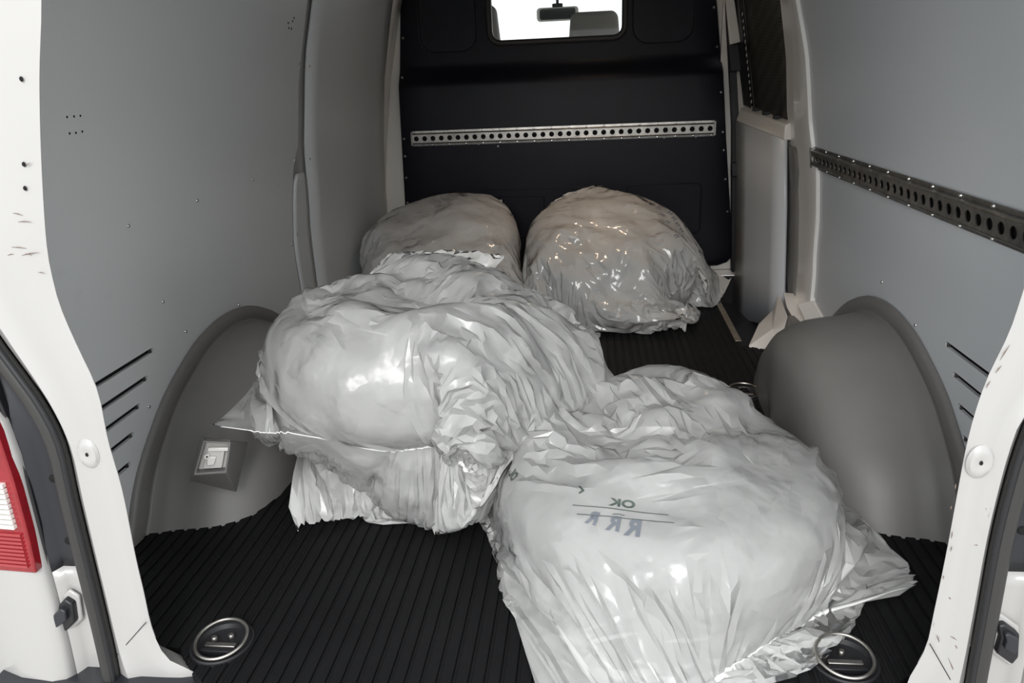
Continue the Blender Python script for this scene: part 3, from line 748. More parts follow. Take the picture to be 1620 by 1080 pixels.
# weather seals
def off_path(P, d, s): return [np.array(p)+np.array([s*d, -.006, -.0]) for p in P]
sealL = tube('door_seal', [p+np.array([-.0125, -.004, -.004]) for p in oL], .0135, M_rubber, None, 12); tag(sealL, 'thick dark rubber door seal along the left rear post', 'seal', 'rubber seals of the rear doors')
sealR = tube('door_seal', [p+np.array([.0125, -.004, -.004]) for p in oR], .0135, M_rubber, None, 12); tag(sealR, 'thick dark rubber door seal along the right rear post', 'seal', 'rubber seals of the rear doors')
for sl0, P, s in ((sealL, oL, -1), (sealR, oR, 1)):
    l1 = tube('seal_lip', [p+np.array([s*.002, -.012, .0]) for p in P], .0045, M_black, sl0, 8)
    l2 = tube('seal_lip', [p+np.array([s*.025, .004, -.004]) for p in P], .006, M_black, sl0, 8)
# channel, lamp and quarter panel
def side_body(P, s, lampz, lab):
    V = []; F = []
    Q = [p for p in P]
    chw = [.030, .055, .075]
    nodes = [(.022, .012), (.035, .018), (.070, .018), (.078, .0)]
    for p in Q:
        for dx, y in nodes: V.append((p[0]+s*dx, y, p[2]-.004))
    m = len(nodes)
    for i in range(len(Q)-1):
        for k in range(m-1): F.append([i*m+k, i*m+k+1, (i+1)*m+k+1, (i+1)*m+k])
    return V, F, m
for P, s, nm, zb, lab in ((oL, -1, 'trim_9', .205, 'left rear body corner with lamp recess'), (oR, 1, 'trim_10', .225, 'right rear body corner with lamp recess')):
    # black channel above the lamp's lower edge, white channel below it
    up = [p for p in P if p[2] >= zb-.012]; lo = [p for p in P if p[2] <= zb+.012]
    V, F, m = side_body(up, s, 0, ''); ch = mk(nm, V, F, M_channel, None, True); struct(ch, lab); md = ch.modifiers.new('t', 'SOLIDIFY'); md.thickness = .004; md.offset = 0
    V, F, m = side_body(lo, s, 0, ''); c2 = mk('door_shut_face', V, F, M_white, ch, True); md = c2.modifiers.new('t', 'SOLIDIFY'); md.thickness = .004; md.offset = 0
    # quarter panel outside: curved white skin running forward
    V = []; F = []; z_s = np.linspace(-.35, 1.35, 30); K = [(0, 0), (.010, -.012), (.03, -.018), (.09, -.012), (.13, .03), (.145, .12), (.15, 2.9)]
    for z in z_s:
        j = min(P, key=lambda p: abs(p[2]-z)); xb = abs(j[0])+.078
        for dx, y in K: V.append((s*(xb+dx if dx < .1 else max(xb+dx, WP(z)+.1+dx-.13)), y, z))
    m = len(K)
    for i in range(len(z_s)-1):
        for k in range(m-1): F.append([i*m+k, i*m+k+1, (i+1)*m+k+1, (i+1)*m+k])
    qp = mk('quarter_panel', V, F, M_white, ch, True); md = qp.modifiers.new('t', 'SOLIDIFY'); md.thickness = .004; md.offset = 0
    for zz in ((.36, .245) if s < 0 else (.30, .46)):
        j = min(P, key=lambda p: abs(p[2]-zz)); c = (j[0]+s*.048, .016, zz)
        lathe('bolt_hole', [(0, .003), (.004, .003), (.0065, .0015), (.007, -.001)], M_cavity, ch, 12, Matrix.Translation(c) @ Matrix.Rotation(math.radians(90), 4, 'X'))
# tail lamps
for s, P, lab in ((-1, oL, 'red and white tail lamp at the left rear corner'),):
    t = empty('tail_lamp', (s*.80, 0, .3), lab, 'lamp')
    def xin(z, k=.076):
        j = min(P, key=lambda p: abs(p[2]-z)); return abs(j[0])+k
    zz = np.linspace(.20, .58, 24)
    def lens(name, x_in, x_out, za, zb, y, mat, th=.02, bv=.003):
        Z = np.linspace(za, zb, 16); pts = [(s*x_in(z), y, z) for z in Z]+[(s*x_out(z), y+.01, z) for z in Z[::-1]]
        o = prism(name, pts, (0, th, 0), mat, None, bv); adopt(o, t); return o
    xi = lambda z: abs(ony(np.interp(z, [.20, .30, .41, .60], [61, 33, 0, -70]), 0, 0)[0])
    def xi(z):
        # inner edge of the lamp, read along its height
        pts = [ony(60, 905, -.02), ony(45, 840, -.02), ony(24, 762, -.02), ony(0, 690, -.02)]
        zs_ = [p[2] for p in pts]; xs_ = [abs(p[0]) for p in pts]
        return float(np.interp(z, zs_, xs_)) if z <= max(zs_) else xs_[-1]+(z-max(zs_))*.12
    zlo = float(ony(60, 905, -.02)[2])
    lens('red_lens', xi, lambda z: xi(z)+.15, zlo, .58, -.024, M_red)
    lens('housing', lambda z: xi(z)-.006, lambda z: xi(z)+.15, zlo-.004, .60, -.004, M_black, .015)
    zw0, zw1 = float(ony(10, 838, -.03)[2]), float(ony(10, 765, -.03)[2])
    x_w = lambda z: xi(z)+.014+(.0)*z
    for k in range(9):
        za = zw0+(zw1-zw0)*k/9; zb_ = zw0+(zw1-zw0)*(k+.75)/9
        lens('reflector_rib', x_w, lambda z: xi(z)+.13, za, zb_, -.030, M_clear, .008, .001)
    for k in range(9):
        za = zlo+.012+(zw0-zlo-.02)*k/9; zb_ = zlo+.012+(zw0-zlo-.02)*(k+.6)/9
        lens('lens_rib', lambda z: xi(z)+.010, lambda z: xi(z)+.13, za, zb_, -.027, M_red2, .006, .001)
# strikers on the shut faces
for pts, nm, lab in (([(84, 968), (101, 948), (114, 956), (118, 985), (92, 1010), (86, 1000)], 'door_catch', 'black door catch on the left rear shut face'),
                     ([(1580, 990), (1592, 988), (1614, 1004), (1612, 1040), (1602, 1052), (1577, 1034), (1584, 1010)], 'door_catch', 'black door catch on the right rear shut face')):
    P3 = [np.array(ony(u, v, -.004)) for u, v in pts]; c = sum(P3)/len(P3)
    e = empty('door_catch', tuple(c), lab, 'door catch', 'door catches beside the rear opening')
    o = prism('catch_block', P3, (0, .022, 0), M_black, None, .003); adopt(o, e)
    o = prism('catch_step', [c+(p-c)*np.array([.62, 1, .5])+np.array([0, -.008, .006]) for p in P3], (0, .012, 0), M_channel, None, .002); adopt(o, e)
    o = prism('catch_plate', [c+(p-c)*1.3+np.array([0, .010, 0]) for p in P3], (0, .006, 0), M_white, None, .003); adopt(o, e)

# ------------------------------------------------------------------ cab beyond the window
def headrest(x, y, z, w, lab):
    e = empty('headrest', (x, y, z), lab, 'headrest', 'cab headrests')
    V = rrect(-w/2, w/2, -.11, .11, .04)
    o = prism('cushion', [(px*(1-.10*(pz > 0)), 0, pz) for px, pz in V], (0, .10, 0), M_head, e, .02, 4)
    for sx in (-.06, .06): tube('stalk', [(sx, .05, -.10), (sx, .05, -.205)], .006, M_steel, e)
    s = empty('cab_seat', (x, y, z-.56), lab.replace('headrest', 'seat back').replace(' on ', ' on '), 'seat', 'cab seats')
    s['label'] = 'grey cab seat back under the headrest at the window '+('right' if x > 0 else 'left')+' side'
    box('seat_base', (-.25, .0, -.80), (.25, .5, -.30), M_head, s, .04, 3)
    prism('seat_back', [(px, 0, pz) for px, pz in rrect(-.25, .25, -.30, .34, .08)], (0, .12, 0), M_head, s, .03, 4)
headrest(.148, 2.83, 1.095, .25, 'grey headrest seen through the right of the bulkhead window')
headrest(-.425, 2.83, 1.15, .25, 'grey headrest cut off by the left edge of the bulkhead window')
mp = ony(882, 22, 3.6)
e = empty('rear_view_mirror', tuple(mp), 'rear-view mirror hanging in the cab beyond the bulkhead window', 'mirror')
prism('mirror_housing', [(x, 0, z) for x, z in rrect(-.118, .118, -.036, .036, .02)], (0, .03, 0), M_ltgrey, e, .006)
prism('mirror_glass', [(x, -.002, z) for x, z in rrect(-.100, .100, -.028, .028, .012)], (0, .003, 0), basic('mirror_dark', (.12, .13, .13), .1, .9), e)
tube('mirror_stalk', [(0.0, .01, .03), (0.0, .02, .16)], .008, M_black, e); box('mirror_joint', (-.03, .0, .035), (.03, .03, .055), M_black, e, .006)
cf = box('cab_floor_pan', (-.85, 2.70, -.33), (.85, 4.2, -.28), M_channel, None); cf.name = 'trim_12'; struct(cf, 'cab floor')
cr = box('trim_11', (-.75, 2.68, 1.40), (.75, 3.7, 1.43), M_ceil); struct(cr, 'cab roof lining')
box('visor', (-.60, 3.55, 1.36), (-.10, 3.62, 1.38), M_ltgrey, cr, .006); box('visor', (.10, 3.55, 1.36), (.60, 3.62, 1.38), M_ltgrey, cr, .006)

# interior lamp on the cargo ceiling
e = empty('ceiling_lamp', (.14, 1.98, 1.39), 'small warm lamp on the cargo ceiling near the bulkhead', 'lamp')
box('lamp_housing', (-.05, -.11, .0), (.05, .11, .022), M_ltgrey, e, .006)
tl_ = NT('lamp_glow'); tl_.b.inputs['Emission Color'].default_value = (1, .78, .55, 1); tl_.b.inputs['Emission Strength'].default_value = 14
box('lamp_lens', (-.036, -.095, -.006), (.036, .095, .0), tl_.m, e, .003)
# ------------------------------------------------------------------ bagged wheels: the film is settled over each wheel by a small cloth solver
def frame_from(axis, yaw=0.):
    n = np.array(axis, float); n /= np.linalg.norm(n)
    e1 = np.array([math.cos(yaw), math.sin(yaw), 0.]); e1 -= n*e1.dot(n); e1 /= np.linalg.norm(e1)
    return np.stack([e1, np.cross(n, e1), n])
class Wheel:
    def __init__(s, c, axis, R=.322, H=.106): s.c = np.array(c, float); s.M = frame_from(axis); s.R = R; s.H = H
WRC = .082
def collide(P, w, inf, k=1., hub=True):
    L = (P-w.c)@w.M.T.astype(P.dtype)
    r = np.sqrt(L[..., 0]**2+L[..., 1]**2)+1e-9; h = L[..., 2]; ah = np.abs(h)
    H = w.H
    dish = .03*np.clip((.215-r)/.06, 0, 1) if hub else 0.
    qx = r-(w.R-WRC); qy = ah-(H-dish-WRC)
    ox = np.maximum(qx, 0); oy = np.maximum(qy, 0); ol = np.sqrt(ox*ox+oy*oy)
    d = ol+np.minimum(np.maximum(qx, qy), 0)-WRC
    inside = qx > qy
    gx = np.where(ol > 1e-9, ox/(ol+1e-9), np.where(inside, 1., 0.)); gy = np.where(ol > 1e-9, oy/(ol+1e-9), np.where(inside, 0., 1.))
    push = np.maximum(inf-d, 0)*k
    dl = np.empty_like(L); dl[..., 0] = L[..., 0]/r*gx*push; dl[..., 1] = L[..., 1]/r*gx*push; dl[..., 2] = np.sign(h)*gy*push
    P += dl@w.M.astype(P.dtype)
    return push > 0
def dpass(A, B, L, k, kc):
    d = B-A; l = np.sqrt((d*d).sum(-1))+1e-9; e = (l-L)/l; e *= np.where(e > 0, .5*k, .5*kc); d *= e[..., None]; A += d; B -= d
def stretch(P, L, G, k=1., kc=.95, ks=.85, kb=.02):
    N = P.shape[1]
    for o in (0, 1):
        m = (N-o)//2; dpass(P[:, o:o+2*m:2], P[:, o+1:o+2*m:2], L[0]*G[:, o:o+2*m:2], k, kc)
    for o in (0, 1):
        m = (N-o)//2; dpass(P[:, :, o:o+2*m:2], P[:, :, o+1:o+2*m:2], L[1]*G[:, :, o:o+2*m:2], k, kc)
    D = math.hypot(*L)
    for o in (0, 1):
        m = (N-o)//2
        dpass(P[:, o:o+2*m:2, :-1], P[:, o+1:o+2*m:2, 1:], D*G[:, o:o+2*m:2, :-1], ks, ks*.5)
        dpass(P[:, o:o+2*m:2, 1:], P[:, o+1:o+2*m:2, :-1], D*G[:, o:o+2*m:2, 1:], ks, ks*.5)
    if kb:
        for o in (0, 2):
            m = (N-o)//4
            for q in (0, 1):
                if o+q+2+4*(m-1) < N and m > 0:
                    dpass(P[:, o+q:o+q+4*m-2:4], P[:, o+q+2:o+q+4*m:4], 2*L[0], kb, kb)
                    dpass(P[:, :, o+q:o+q+4*m-2:4], P[:, :, o+q+2:o+q+4*m:4], 2*L[1], kb, kb)
def value_noise(rng, N, cells):
    g = rng.rand(2, cells+1, cells+1); u = np.linspace(0, cells-1e-6, N); i = u.astype(int); f = u-i; f = f*f*(3-2*f)
    a = g[:, i]*(1-f)[None, :, None]+g[:, i+1]*f[None, :, None]
    return a[:, :, i]*(1-f)[None, None]+a[:, :, i+1]*f[None, None]
def weld(P):
    for sl in ((0, slice(None)), (-1, slice(None)), (slice(None), 0), (slice(None), -1)):
        a = (P[(0,)+sl]+P[(1,)+sl])*.5; P[(0,)+sl] = a; P[(1,)+sl] = a
def walls_clip(P):
    np.maximum(P[..., 2], .0035, out=P[..., 2])
    w = WP(P[..., 2])-.008; np.clip(P[..., 0], -w, w, out=P[..., 0])
    np.minimum(P[..., 1], 2.575, out=P[..., 1])
    for s, yc in ((-1, .90), (1, .925)):       # wheel arches as rounded humps
        ux = (s*P[..., 0]-.62); uy = (P[..., 1]-yc)/.50; uz = P[..., 2]/.32
        rr = uy*uy+uz*uz; m = (rr < 1) & (ux > -.02)
        lim = .615+.16*np.clip(rr, 0, 1)**3
        P[..., 0] = np.where(m & (s*P[..., 0] > lim), s*lim, P[..., 0])
def settle(w, a, b, yaw, pins=(), seams=(), others=(), N0=41, seed=1, steps=(90, 16, 9), off=(0, 0), grav=.00028, noise=.02, puff=.0006, crumple=.22, tent=.6, gather=.84):
    """pins: (s, t, point, strength, sheet) with s, t in -1..1 over the flat bag"""
    rng = np.random.RandomState(seed)
    M = frame_from(w.M[2], yaw); n = w.M[2]
    s_ = np.linspace(-1, 1, N0); Sg, Tg = np.meshgrid(s_, s_, indexing='ij')
    base = w.c+M[0]*(off[0])+M[1]*off[1]
    X = Sg[..., None]*a*M[0]+Tg[..., None]*b*M[1]+base
    q = X-w.c; r = np.sqrt(((q-np.outer(q@n, n).reshape(q.shape))**2).sum(-1))
    ed = np.clip(1.15-np.maximum(abs(Sg), abs(Tg)), .0, .25)/.25
    hh = (w.H+.02)*np.clip((w.R+.16-r)/.14, .02, 1)
    P = np.stack([X+n*hh[..., None], X-n*hh[..., None]]).astype(np.float64)
    # bilinear pull of the corners towards their pins, as a first guess
    L = [2*a/(N0-1), 2*b/(N0-1)]
    def ed_at(N):
        q = np.abs(np.linspace(-1, 1, N)); return np.clip((1-np.maximum(q[:, None], q[None, :]))/.25, 0, 1)[None, ..., None]
    Q = P.copy()
    for lev, (ns, it) in enumerate(zip(steps, (9, 8, 7))):
        N = P.shape[1]
        if lev:
            N2 = 2*N-1; U = np.empty((2, N2, N2, 3))
            U[:, ::2, ::2] = P; U[:, 1::2, ::2] = (P[:, 1:]+P[:, :-1])/2; U[:, :, 1::2] = (U[:, :, :-1:2]+U[:, :, 2::2])/2
            P = U; Q = P.copy(); L = [L[0]/2*1.012, L[1]/2*1.012]; N = N2
        if lev:
            rd = 1-np.abs(2*value_noise(np.random.RandomState(seed+90+lev), N, (0, 9, 20)[lev])-1)*1.6
            amp = (0, .030, .007)[lev]*rd[..., None]*tent*ed_at(N)
            P[0] += n*amp[0]; P[1] -= n*amp[1]
        nz = rng.randn(2, N, N, 1)
        for _ in range(2): nz = (nz+np.roll(nz, 1, 1)+np.roll(nz, -1, 1)+np.roll(nz, 1, 2)+np.roll(nz, -1, 2))/2.2
        P += nz*n*noise/(2.5**lev)
        pin = []
        for (s, t, p, k, sh) in pins:
            i = int(round((s+1)/2*(N-1))); j = int(round((t+1)/2*(N-1))); pin.append((i, j, np.array(p, float), k, sh))
        for path in seams:                 # every vertex of a seam run is drawn gently to the run's line
            for (s0, t0, p0, k0), (s1, t1, p1, k1) in zip(path[:-1], path[1:]):
                m = max(1, int(round(max(abs(s1-s0), abs(t1-t0))/2*(N-1))))
                for q in range(m+1):
                    f = q/m; i = int(round(((s0+(s1-s0)*f)+1)/2*(N-1))); j = int(round(((t0+(t1-t0)*f)+1)/2*(N-1)))
                    pin.append((i, j, np.array(p0)*(1-f)+np.array(p1)*f, (k0*(1-f)+k1*f)*(1 if q in (0, m) else .35), None))
        G = 1.+crumple*(np.clip(value_noise(np.random.RandomState(seed+50), N, 7)-.35, 0, 1)+(.5*np.clip(value_noise(np.random.RandomState(seed+60), N, 14)-.45, 0, 1) if lev else 0)+(.3*np.clip(value_noise(np.random.RandomState(seed+70), N, 36)-.5, 0, 1) if lev > 1 else 0))
        G = G*(gather+(1-gather)*ed_at(N)[..., 0])
        PR = .3+2.2*np.clip(value_noise(np.random.RandomState(seed+80), N, 9)-.25, 0, 1)
        for st in range(ns):
            fr = min(1, (st+1)/(ns*.6)) if lev == 0 else 1
            V = (P-Q)*(.90 if lev == 0 else .8); Q = P.copy(); P = P+V; P[..., 2] -= grav
            pf = (1. if st < ns*.6 else .40) if lev == 0 else (.12 if lev == 1 else 0.05)
            if puff*pf:
                du = np.zeros_like(P); dv = np.zeros_like(P); du[:, 1:-1] = P[:, 2:]-P[:, :-2]; dv[:, :, 1:-1] = P[:, :, 2:]-P[:, :, :-2]
                cr = np.cross(du, dv); cr /= np.linalg.norm(cr, axis=-1, keepdims=True)+1e-9; cr[1] *= -1; P += cr*puff*pf*PR[..., None]
            for q_ in range(it):
                stretch(P, L, G, kb=.03 if lev == 0 else .012); weld(P)
                for (i, j, p, k, sh) in pin:
                    kk = k*fr*.5
                    for z in ((0, 1) if sh is None else (sh,)): P[z, i, j] += (p-P[z, i, j])*kk
                # keep the two sheets in order
                dd = ((P[0]-P[1])@n); sh_ = np.maximum(.003-dd, 0)*.5; P[0] += sh_[..., None]*n; P[1] -= sh_[..., None]*n
                if q_ % 2 == it % 2 or q_ == it-1:
                    c1 = collide(P, w, .004)
                    for o in others: collide(P, o, .010)
                    walls_clip(P)
            # friction
            fl_ = (P[..., 2] < .006)
            Q[fl_] = P[fl_]*.5+Q[fl_]*.5
        weld(P)
        l = np.linalg.norm(np.diff(P, axis=1), axis=-1)/L[0]; print('bag lev', lev, 'stretch', l.mean().round(3), np.percentile(l, 98).round(3), l.max().round(2))
    return P
def build_bag(name, P, mat, label, w, ratio=.14):
    N = P.shape[1]; idx = np.zeros((2, N, N), int)
    idx[0] = np.arange(N*N).reshape(N, N); k = N*N
    V = [tuple(p) for p in P[0].reshape(-1, 3)]
    inner = np.arange((N-2)*(N-2)).reshape(N-2, N-2)+k
    idx[1] = idx[0]; idx[1][1:-1, 1:-1] = inner
    V += [tuple(p) for p in P[1, 1:-1, 1:-1].reshape(-1, 3)]
    V = np.array(V)
    F = []
    a = idx[0]; F.append(np.stack([a[:-1, :-1], a[1:, :-1], a[1:, 1:], a[:-1, 1:]], -1).reshape(-1, 4))
    a = idx[1]; F.append(np.stack([a[:-1, :-1], a[:-1, 1:], a[1:, 1:], a[1:, :-1]], -1).reshape(-1, 4))
    F = np.concatenate(F)
    e = empty(name, tuple(w.c-np.array([0, 0, w.c[2]-P[..., 2].min()])), label, 'plastic bag', 'bagged wheels on the cargo floor')
    o = mk('bag_film', V, F.tolist(), mat, None, True); adopt(o, e)
    dm = o.modifiers.new('facet', 'DECIMATE'); dm.ratio = ratio
    bpy.context.view_layer.update()
    me = bpy.data.meshes.new_from_object(o.evaluated_get(bpy.context.evaluated_depsgraph_get())); o.modifiers.clear(); o.data = me
    me.polygons.foreach_set('use_smooth', [True]*len(me.polygons)); me.set_sharp_from_angle(angle=math.radians(27))
    return e, o
def build_wheel(w, label, yaw=0.):
    M = w.M; R, H = w.R-.004, w.H-.004
    Mx = Matrix.Translation(w.c) @ Matrix([[M[0][i], M[1][i], M[2][i], 0] for i in range(3)]+[[0, 0, 0, 1]])
    e = empty('wheel', (0, 0, 0), label, 'wheel', 'wheels inside the bags'); e.matrix_world = Mx @ Matrix.Rotation(yaw, 4, 'Z')
    c = WRC
    half = [(.200, H-.034), (.214, H-.012), (.224, H-.003), (R-c, H)]+[(R-c+c*math.sin(a), H-c+c*math.cos(a)) for a in np.linspace(0, math.pi/2, 8)[1:]]
    grv = []
    for z in (.014, 0., -.014): grv += [(R, z+.004), (R-.007, z+.003), (R-.007, z-.003), (R, z-.004)]
    prof = half+grv+[(r, -z) for r, z in half[::-1]]
    lathe('tyre', prof, M_tyre, e, 64)
    lathe('rim', [(.205, H-.03), (.212, H-.026), (.208, H-.036), (.19, H-.06), (.185, -H+.05), (.205, -H+.03)], M_rim, e, 48)
    sp = None
    for k in range(5):
        a = 2*math.pi*k/5
        if sp is None:
            sp = prism('spoke', [(.04, -.028, H-.075), (.195, -.020, H-.05), (.195, .020, H-.05), (.04, .028, H-.075)], (0, 0, .022), M_rim, e, .004); o = sp
        else: o = sp.copy(); COL.objects.link(o); o.parent = e
        o.rotation_euler = (0, 0, a)
    hb = lathe('hub', [(0, H-.045), (.03, H-.045), (.034, H-.05), (.07, H-.055), (.075, H-.075), (.06, H-.10), (0, H-.10)], M_rim, e, 32)
    nt = None
    for k in range(5):
        a = 2*math.pi*(k+.5)/5
        if nt is None: nt = lathe('bolt_hole', [(0, H-.052), (.010, H-.052), (.012, H-.056), (.012, H-.07)], M_cavity, e, 12); o = nt
        else: o = nt.copy(); COL.objects.link(o); o.parent = e
        o.location = (.054*math.cos(a), .054*math.sin(a), 0)
    return e

wA = Wheel((-.275, .615, .345), (.05, .04, 1)); wB = Wheel((-.215, .85, .114), (0, 0, 1)); wC = Wheel((.265, .375, .116), (0, .0, 1))
wD = Wheel((-.50, 2.13, .26), (-.10, -.40, 1)); wE = Wheel((.185, 2.08, .255), (.04, -.42, 1))
A3 = lambda p: np.array(p, float)
bagspec = {}
bagspec['B'] = dict(w=wB, gather=.78, a=.465, b=.465, yaw=-.05, others=(wC,), seed=2, seams=[
    [(-1, -.2, (-.60, .80, .11), .3), (-1, -.7, onz(462, 722, .14), .5), (-1, -.9, onz(455, 800, .05), .7), (-1, -1, onz(472, 842, .012), .9), (-.85, -1, onz(500, 826, .02), .6),
     (-.3, -1, onz(600, 812, .014), .5), (.4, -1, onz(770, 790, .014), .5), (1, -1, (.02, .60, .014), .3)]])
bagspec['A'] = dict(w=wA, gather=.74, tent=1.15, crumple=.30, a=.468, b=.468, yaw=-.42, others=(wB, wC), seed=5, seams=[
    [(-1, -.2, (-.66, .74, .30), .4), (-1, -.8, onz(372, 640, .28), .5), (-1, -1, onz(333, 672, .27), 1.), (-.75, -1, onz(400, 682, .28), .5), (-.5, -1, onz(455, 684, .27), .6),
     (0, -1, onz(620, 712, .235), .6), (.3, -1, onz(690, 698, .24), .5), (1, -1, onz(745, 748, .20), .9), (1, -.3, onz(850, 690, .25), .4), (1, .5, onz(978, 603, .27), .9), (1, 1, (.06, .92, .30), .4)], [(-.7, 1, onz(762, 413, .48), .4), (-1, 1, onz(796, 401, .495), 1.), (-1, .85, onz(808, 415, .48), .5)]])
bagspec['C'] = dict(w=wC, gather=.80, tent=.95, crumple=.33, a=.50, b=.53, yaw=.5, others=(), seed=31, off=(0, -.07), seams=[
    [(-1, .5, (-.115, .62, .03), .5), (-1, .2, onz(766, 790, .01), .7), (-1, -.4, onz(800, 930, .006), .6), (-1, -1, (.06, -.10, .012), .9), (-.8, -1, (.14, -.14, .012), .5), (-.2, -1, onz(1130, 1075, .006), .6),
     (.2, -1, onz(1222, 1012, .006), .8), (.6, -1, onz(1305, 965, .006), .8), (1, -1, onz(1454, 925, .02), 1.), (1, -.8, onz(1440, 890, .03), .5), (1, 0, (.575, .72, .03), .5), (1, 1, (.36, .80, .02), .7), (0, 1, (.05, .78, .05), .4)]])
bagspec['D'] = dict(w=wD, a=.455, b=.455, yaw=.5, others=(wA,), seed=12, seams=[
    [(1, .6, ony(812, 355, 2.25), .4), (1, .9, ony(797, 330, 2.33), .6), (1, 1, ony(794, 315, 2.34), .9), (.8, 1, ony(770, 318, 2.36), .5)], [(-1, .6, (-.84, 2.2, .2), .3), (-1, -1, (-.82, 1.85, .03), .5), (-.2, -1, (-.55, 1.76, .02), .3)]])
bagspec['E'] = dict(w=wE, a=.470, b=.470, yaw=.1, others=(wD, wA), seed=15, seams=[
    [(-1, -1, (-.12, 1.86, .05), .6), (-.3, -1, onz(900, 525, .01), .4), (.5, -1, onz(1040, 522, .01), .5), (.85, -1, ony(1070, 512, 1.74), .6), (1, -1, ony(1085, 530, 1.74), 1.), (1, -.8, ony(1088, 470, 1.80), .5)],
    [(1, .5, ony(1130, 490, 2.05), .5), (1, .9, ony(1145, 470, 2.15), .6), (1, 1, ony(1158, 437, 2.25), .9), (.8, 1, ony(1135, 425, 2.3), .5)],
    [(-.6, 1, ony(940, 296, 2.38), .4), (-.9, 1, ony(958, 290, 2.36), .4)]])
labs = {'A': 'uppermost crumpled white plastic bag, lying on the others at the centre left', 'B': 'white plastic bag on the mat, mostly hidden under the upper left bag',
        'C': 'large crumpled white bag at the front right, its loose film spread on the mat', 'D': 'dim greyish bag at the back left beside the left wall', 'E': 'warm-lit glossy bag at the back right against the black bulkhead'}
wlabs = {'A': 'dark tyred wheel showing faintly through the uppermost centre left bag', 'B': 'dark tyred wheel in the bag under the upper left bag', 'C': 'dark tyred wheel in the large front right bag',
         'D': 'dark tyred wheel in the bag at the back left', 'E': 'dark tyred wheel in the bag at the back right'}
FM = {'A': film('white_film', clear=.52), 'B': film('white_film_low', clear=.44, seed=3), 'C': film('white_film_front', clear=.52, seed=7, rough=.2), 'D': film('white_film_back', clear=.44, seed=11, rough=.13), 'E': film('thin_film_back', clear=.46, seed=17, rough=.11)}
import time as _t
BAG = {}; BAGO = {}
for k in 'BCADE':
    t0 = _t.time(); sp = bagspec[k]
    P = settle(**sp); BAG[k] = P
    BAGO[k] = build_bag('plastic_bag', P, FM[k], labs[k], sp['w'], .17 if k in 'AC' else .12); build_wheel(sp['w'], wlabs[k], .3*ord(k))
    if k in 'AC':          # pale double hem along the near sealed edge
        rows = [(P[0, i, 0], P[0, i, 0]-(P[0, i, 2]+P[1, i, 2])/2) for i in range(int(P.shape[1]*.04), int(P.shape[1]*.97))]
        V = []; dp = None
        for p, d in rows:
            d = d/(np.linalg.norm(d)+1e-9); dp = d if dp is None else dp*.8+d*.2; dd = dp/np.linalg.norm(dp); V += [p-dd*.003, p+dd*.007+[0, 0, .001]]
        for q in range(len(V)): V[q][2] = max(V[q][2], .004)
        F = [[2*i, 2*i+2, 2*i+3, 2*i+1] for i in range(len(rows)-1)]
        o = mk('hem', V, F, M_hem, None, True); md = o.modifiers.new('t', 'SOLIDIFY'); md.thickness = .0015; adopt(o, BAGO[k][0])
    print('bag', k, round(_t.time()-t0, 1))

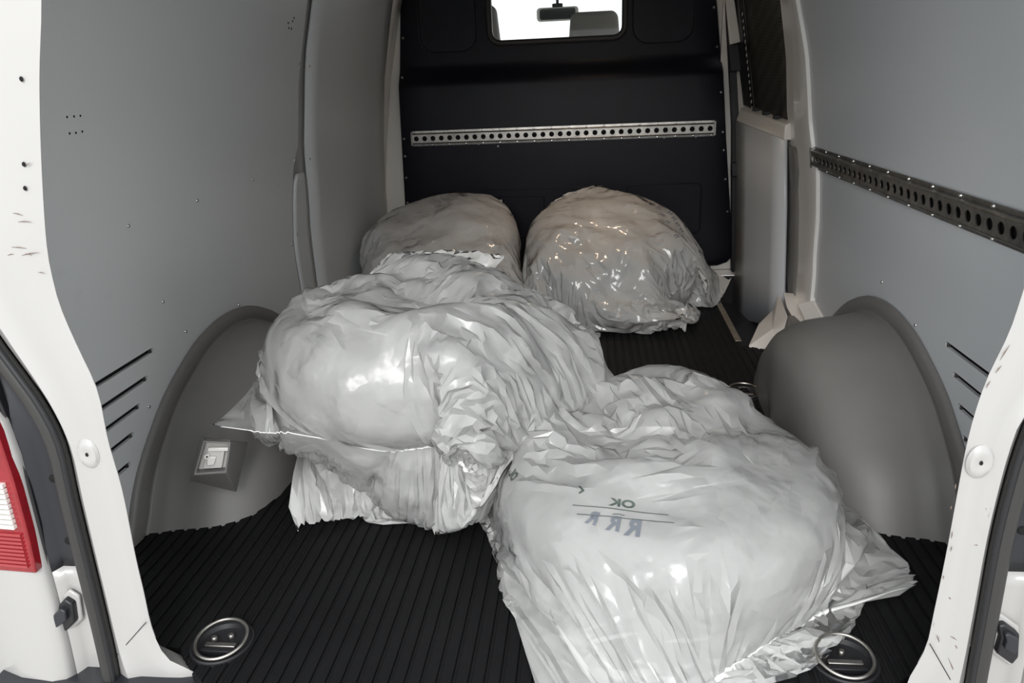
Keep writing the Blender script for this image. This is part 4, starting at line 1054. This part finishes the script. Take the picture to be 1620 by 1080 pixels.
# printed marks on the film
def project(bv, o, d, off=.0016):
    h, nn, i, dist = bv.ray_cast(Vector(o), Vector(d).normalized())
    if h is None: return None
    return h-Vector(d).normalized()*off
def film_print(key, u, v, size, text=None, ang=0., mirror=True, mat=None, lines=None, sx=1.):
    e, fo = BAGO[key]; me = fo.data
    bv = BVHTree.FromPolygons([tuple(x.co) for x in me.vertices], [tuple(p.vertices) for p in me.polygons])
    # the print is laid flat on the film as seen square on to it, then pressed onto its surface
    d = Vector(RM@_ray(u, v)).normalized(); h, nn, i, dist = bv.ray_cast(Vector(CAM), d)
    if h is None: return
    if nn.dot(d) > 0: nn = -nn
    nn = (nn*.55-d*.45).normalized()
    ex = Vector((RM@np.array([1., 0, 0]))); ex = (ex-nn*ex.dot(nn)).normalized(); ey = nn.cross(ex)
    ca, sa = math.cos(math.radians(ang)), math.sin(math.radians(ang)); ex, ey = ex*ca+ey*sa, ey*ca-ex*sa
    if text:
        cu = bpy.data.curves.new('t', 'FONT'); cu.body = text; cu.size = size; cu.resolution_u = 3; cu.offset = size*.035; cu.align_x = 'CENTER'; cu.align_y = 'CENTER'
        to = bpy.data.objects.new('t', cu); COL.objects.link(to); bpy.context.view_layer.update()
        tm = bpy.data.meshes.new_from_object(to.evaluated_get(bpy.context.evaluated_depsgraph_get())); bpy.data.objects.remove(to)
        bm = bmesh.new(); bm.from_mesh(tm)
        bmesh.ops.triangulate(bm, faces=bm.faces)
        for _ in range(2): bmesh.ops.subdivide_edges(bm, edges=[x for x in bm.edges if x.calc_length() > size*.16], cuts=1)
        bmesh.ops.triangulate(bm, faces=bm.faces)
        V = [x.co.copy() for x in bm.verts]; bm.verts.index_update(); F = [[q.index for q in f.verts] for f in bm.faces]; bm.free()
    else:
        V = []; F = []
        for pts in lines:
            n0 = len(V)
            for (a, b) in pts: V += [Vector((a, b-.0007, 0)), Vector((a, b+.0007, 0))]
            F += [[n0+2*i, n0+2*i+2, n0+2*i+3, n0+2*i+1] for i in range(len(pts)-1)]
    W_ = []
    for p in V:
        x = -p.x if mirror else p.x
        q = h+ex*x*sx+ey*p.y+nn*.03; g_ = project(bv, q, -nn)
        W_.append(g_ if g_ is not None else q-nn*.029)
    o = mk('printed_mark', W_, F, mat or M_print); adopt(o, e)
arc = lambda x0, x1, k, c, n=16: [(x0+(x1-x0)*i/n, c+k*(x0+(x1-x0)*i/n)**2) for i in range(n+1)]
film_print('C', 1003, 836, .042, 'R', -12); film_print('C', 972, 829, .036, 'R', -14); film_print('C', 938, 820, .032, 'R', -22)
film_print('C', 985, 797, .019, 'OK', -10, mat=M_print2, sx=1.5)
film_print('C', 980, 806, .1, None, -12, lines=[arc(-.08, .08, .35, 0), arc(-.07, .09, .35, -.016), [(-.01, -.011), (.0, -.009), (.01, -.011)]], mat=M_print2, mirror=False)
film_print('C', 812, 752, .026, 'OL', -60, mat=M_print2); film_print('C', 918, 774, .022, 'L', 30, mat=M_print2)
for i_ in range(5): film_print('E', 1042+i_*7, 330+i_*11, .026, 'TI', -50, mat=M_print, sx=.9); film_print('E', 1054+i_*6, 328+i_*9, .03, 'H', -50, mat=M_print, sx=.9)
for i_ in range(4): film_print('B', 718+i_*15, 778-i_*2, .022, 'RT', 8); film_print('B', 722+i_*15, 762-i_*2, .026, 'A', 8)
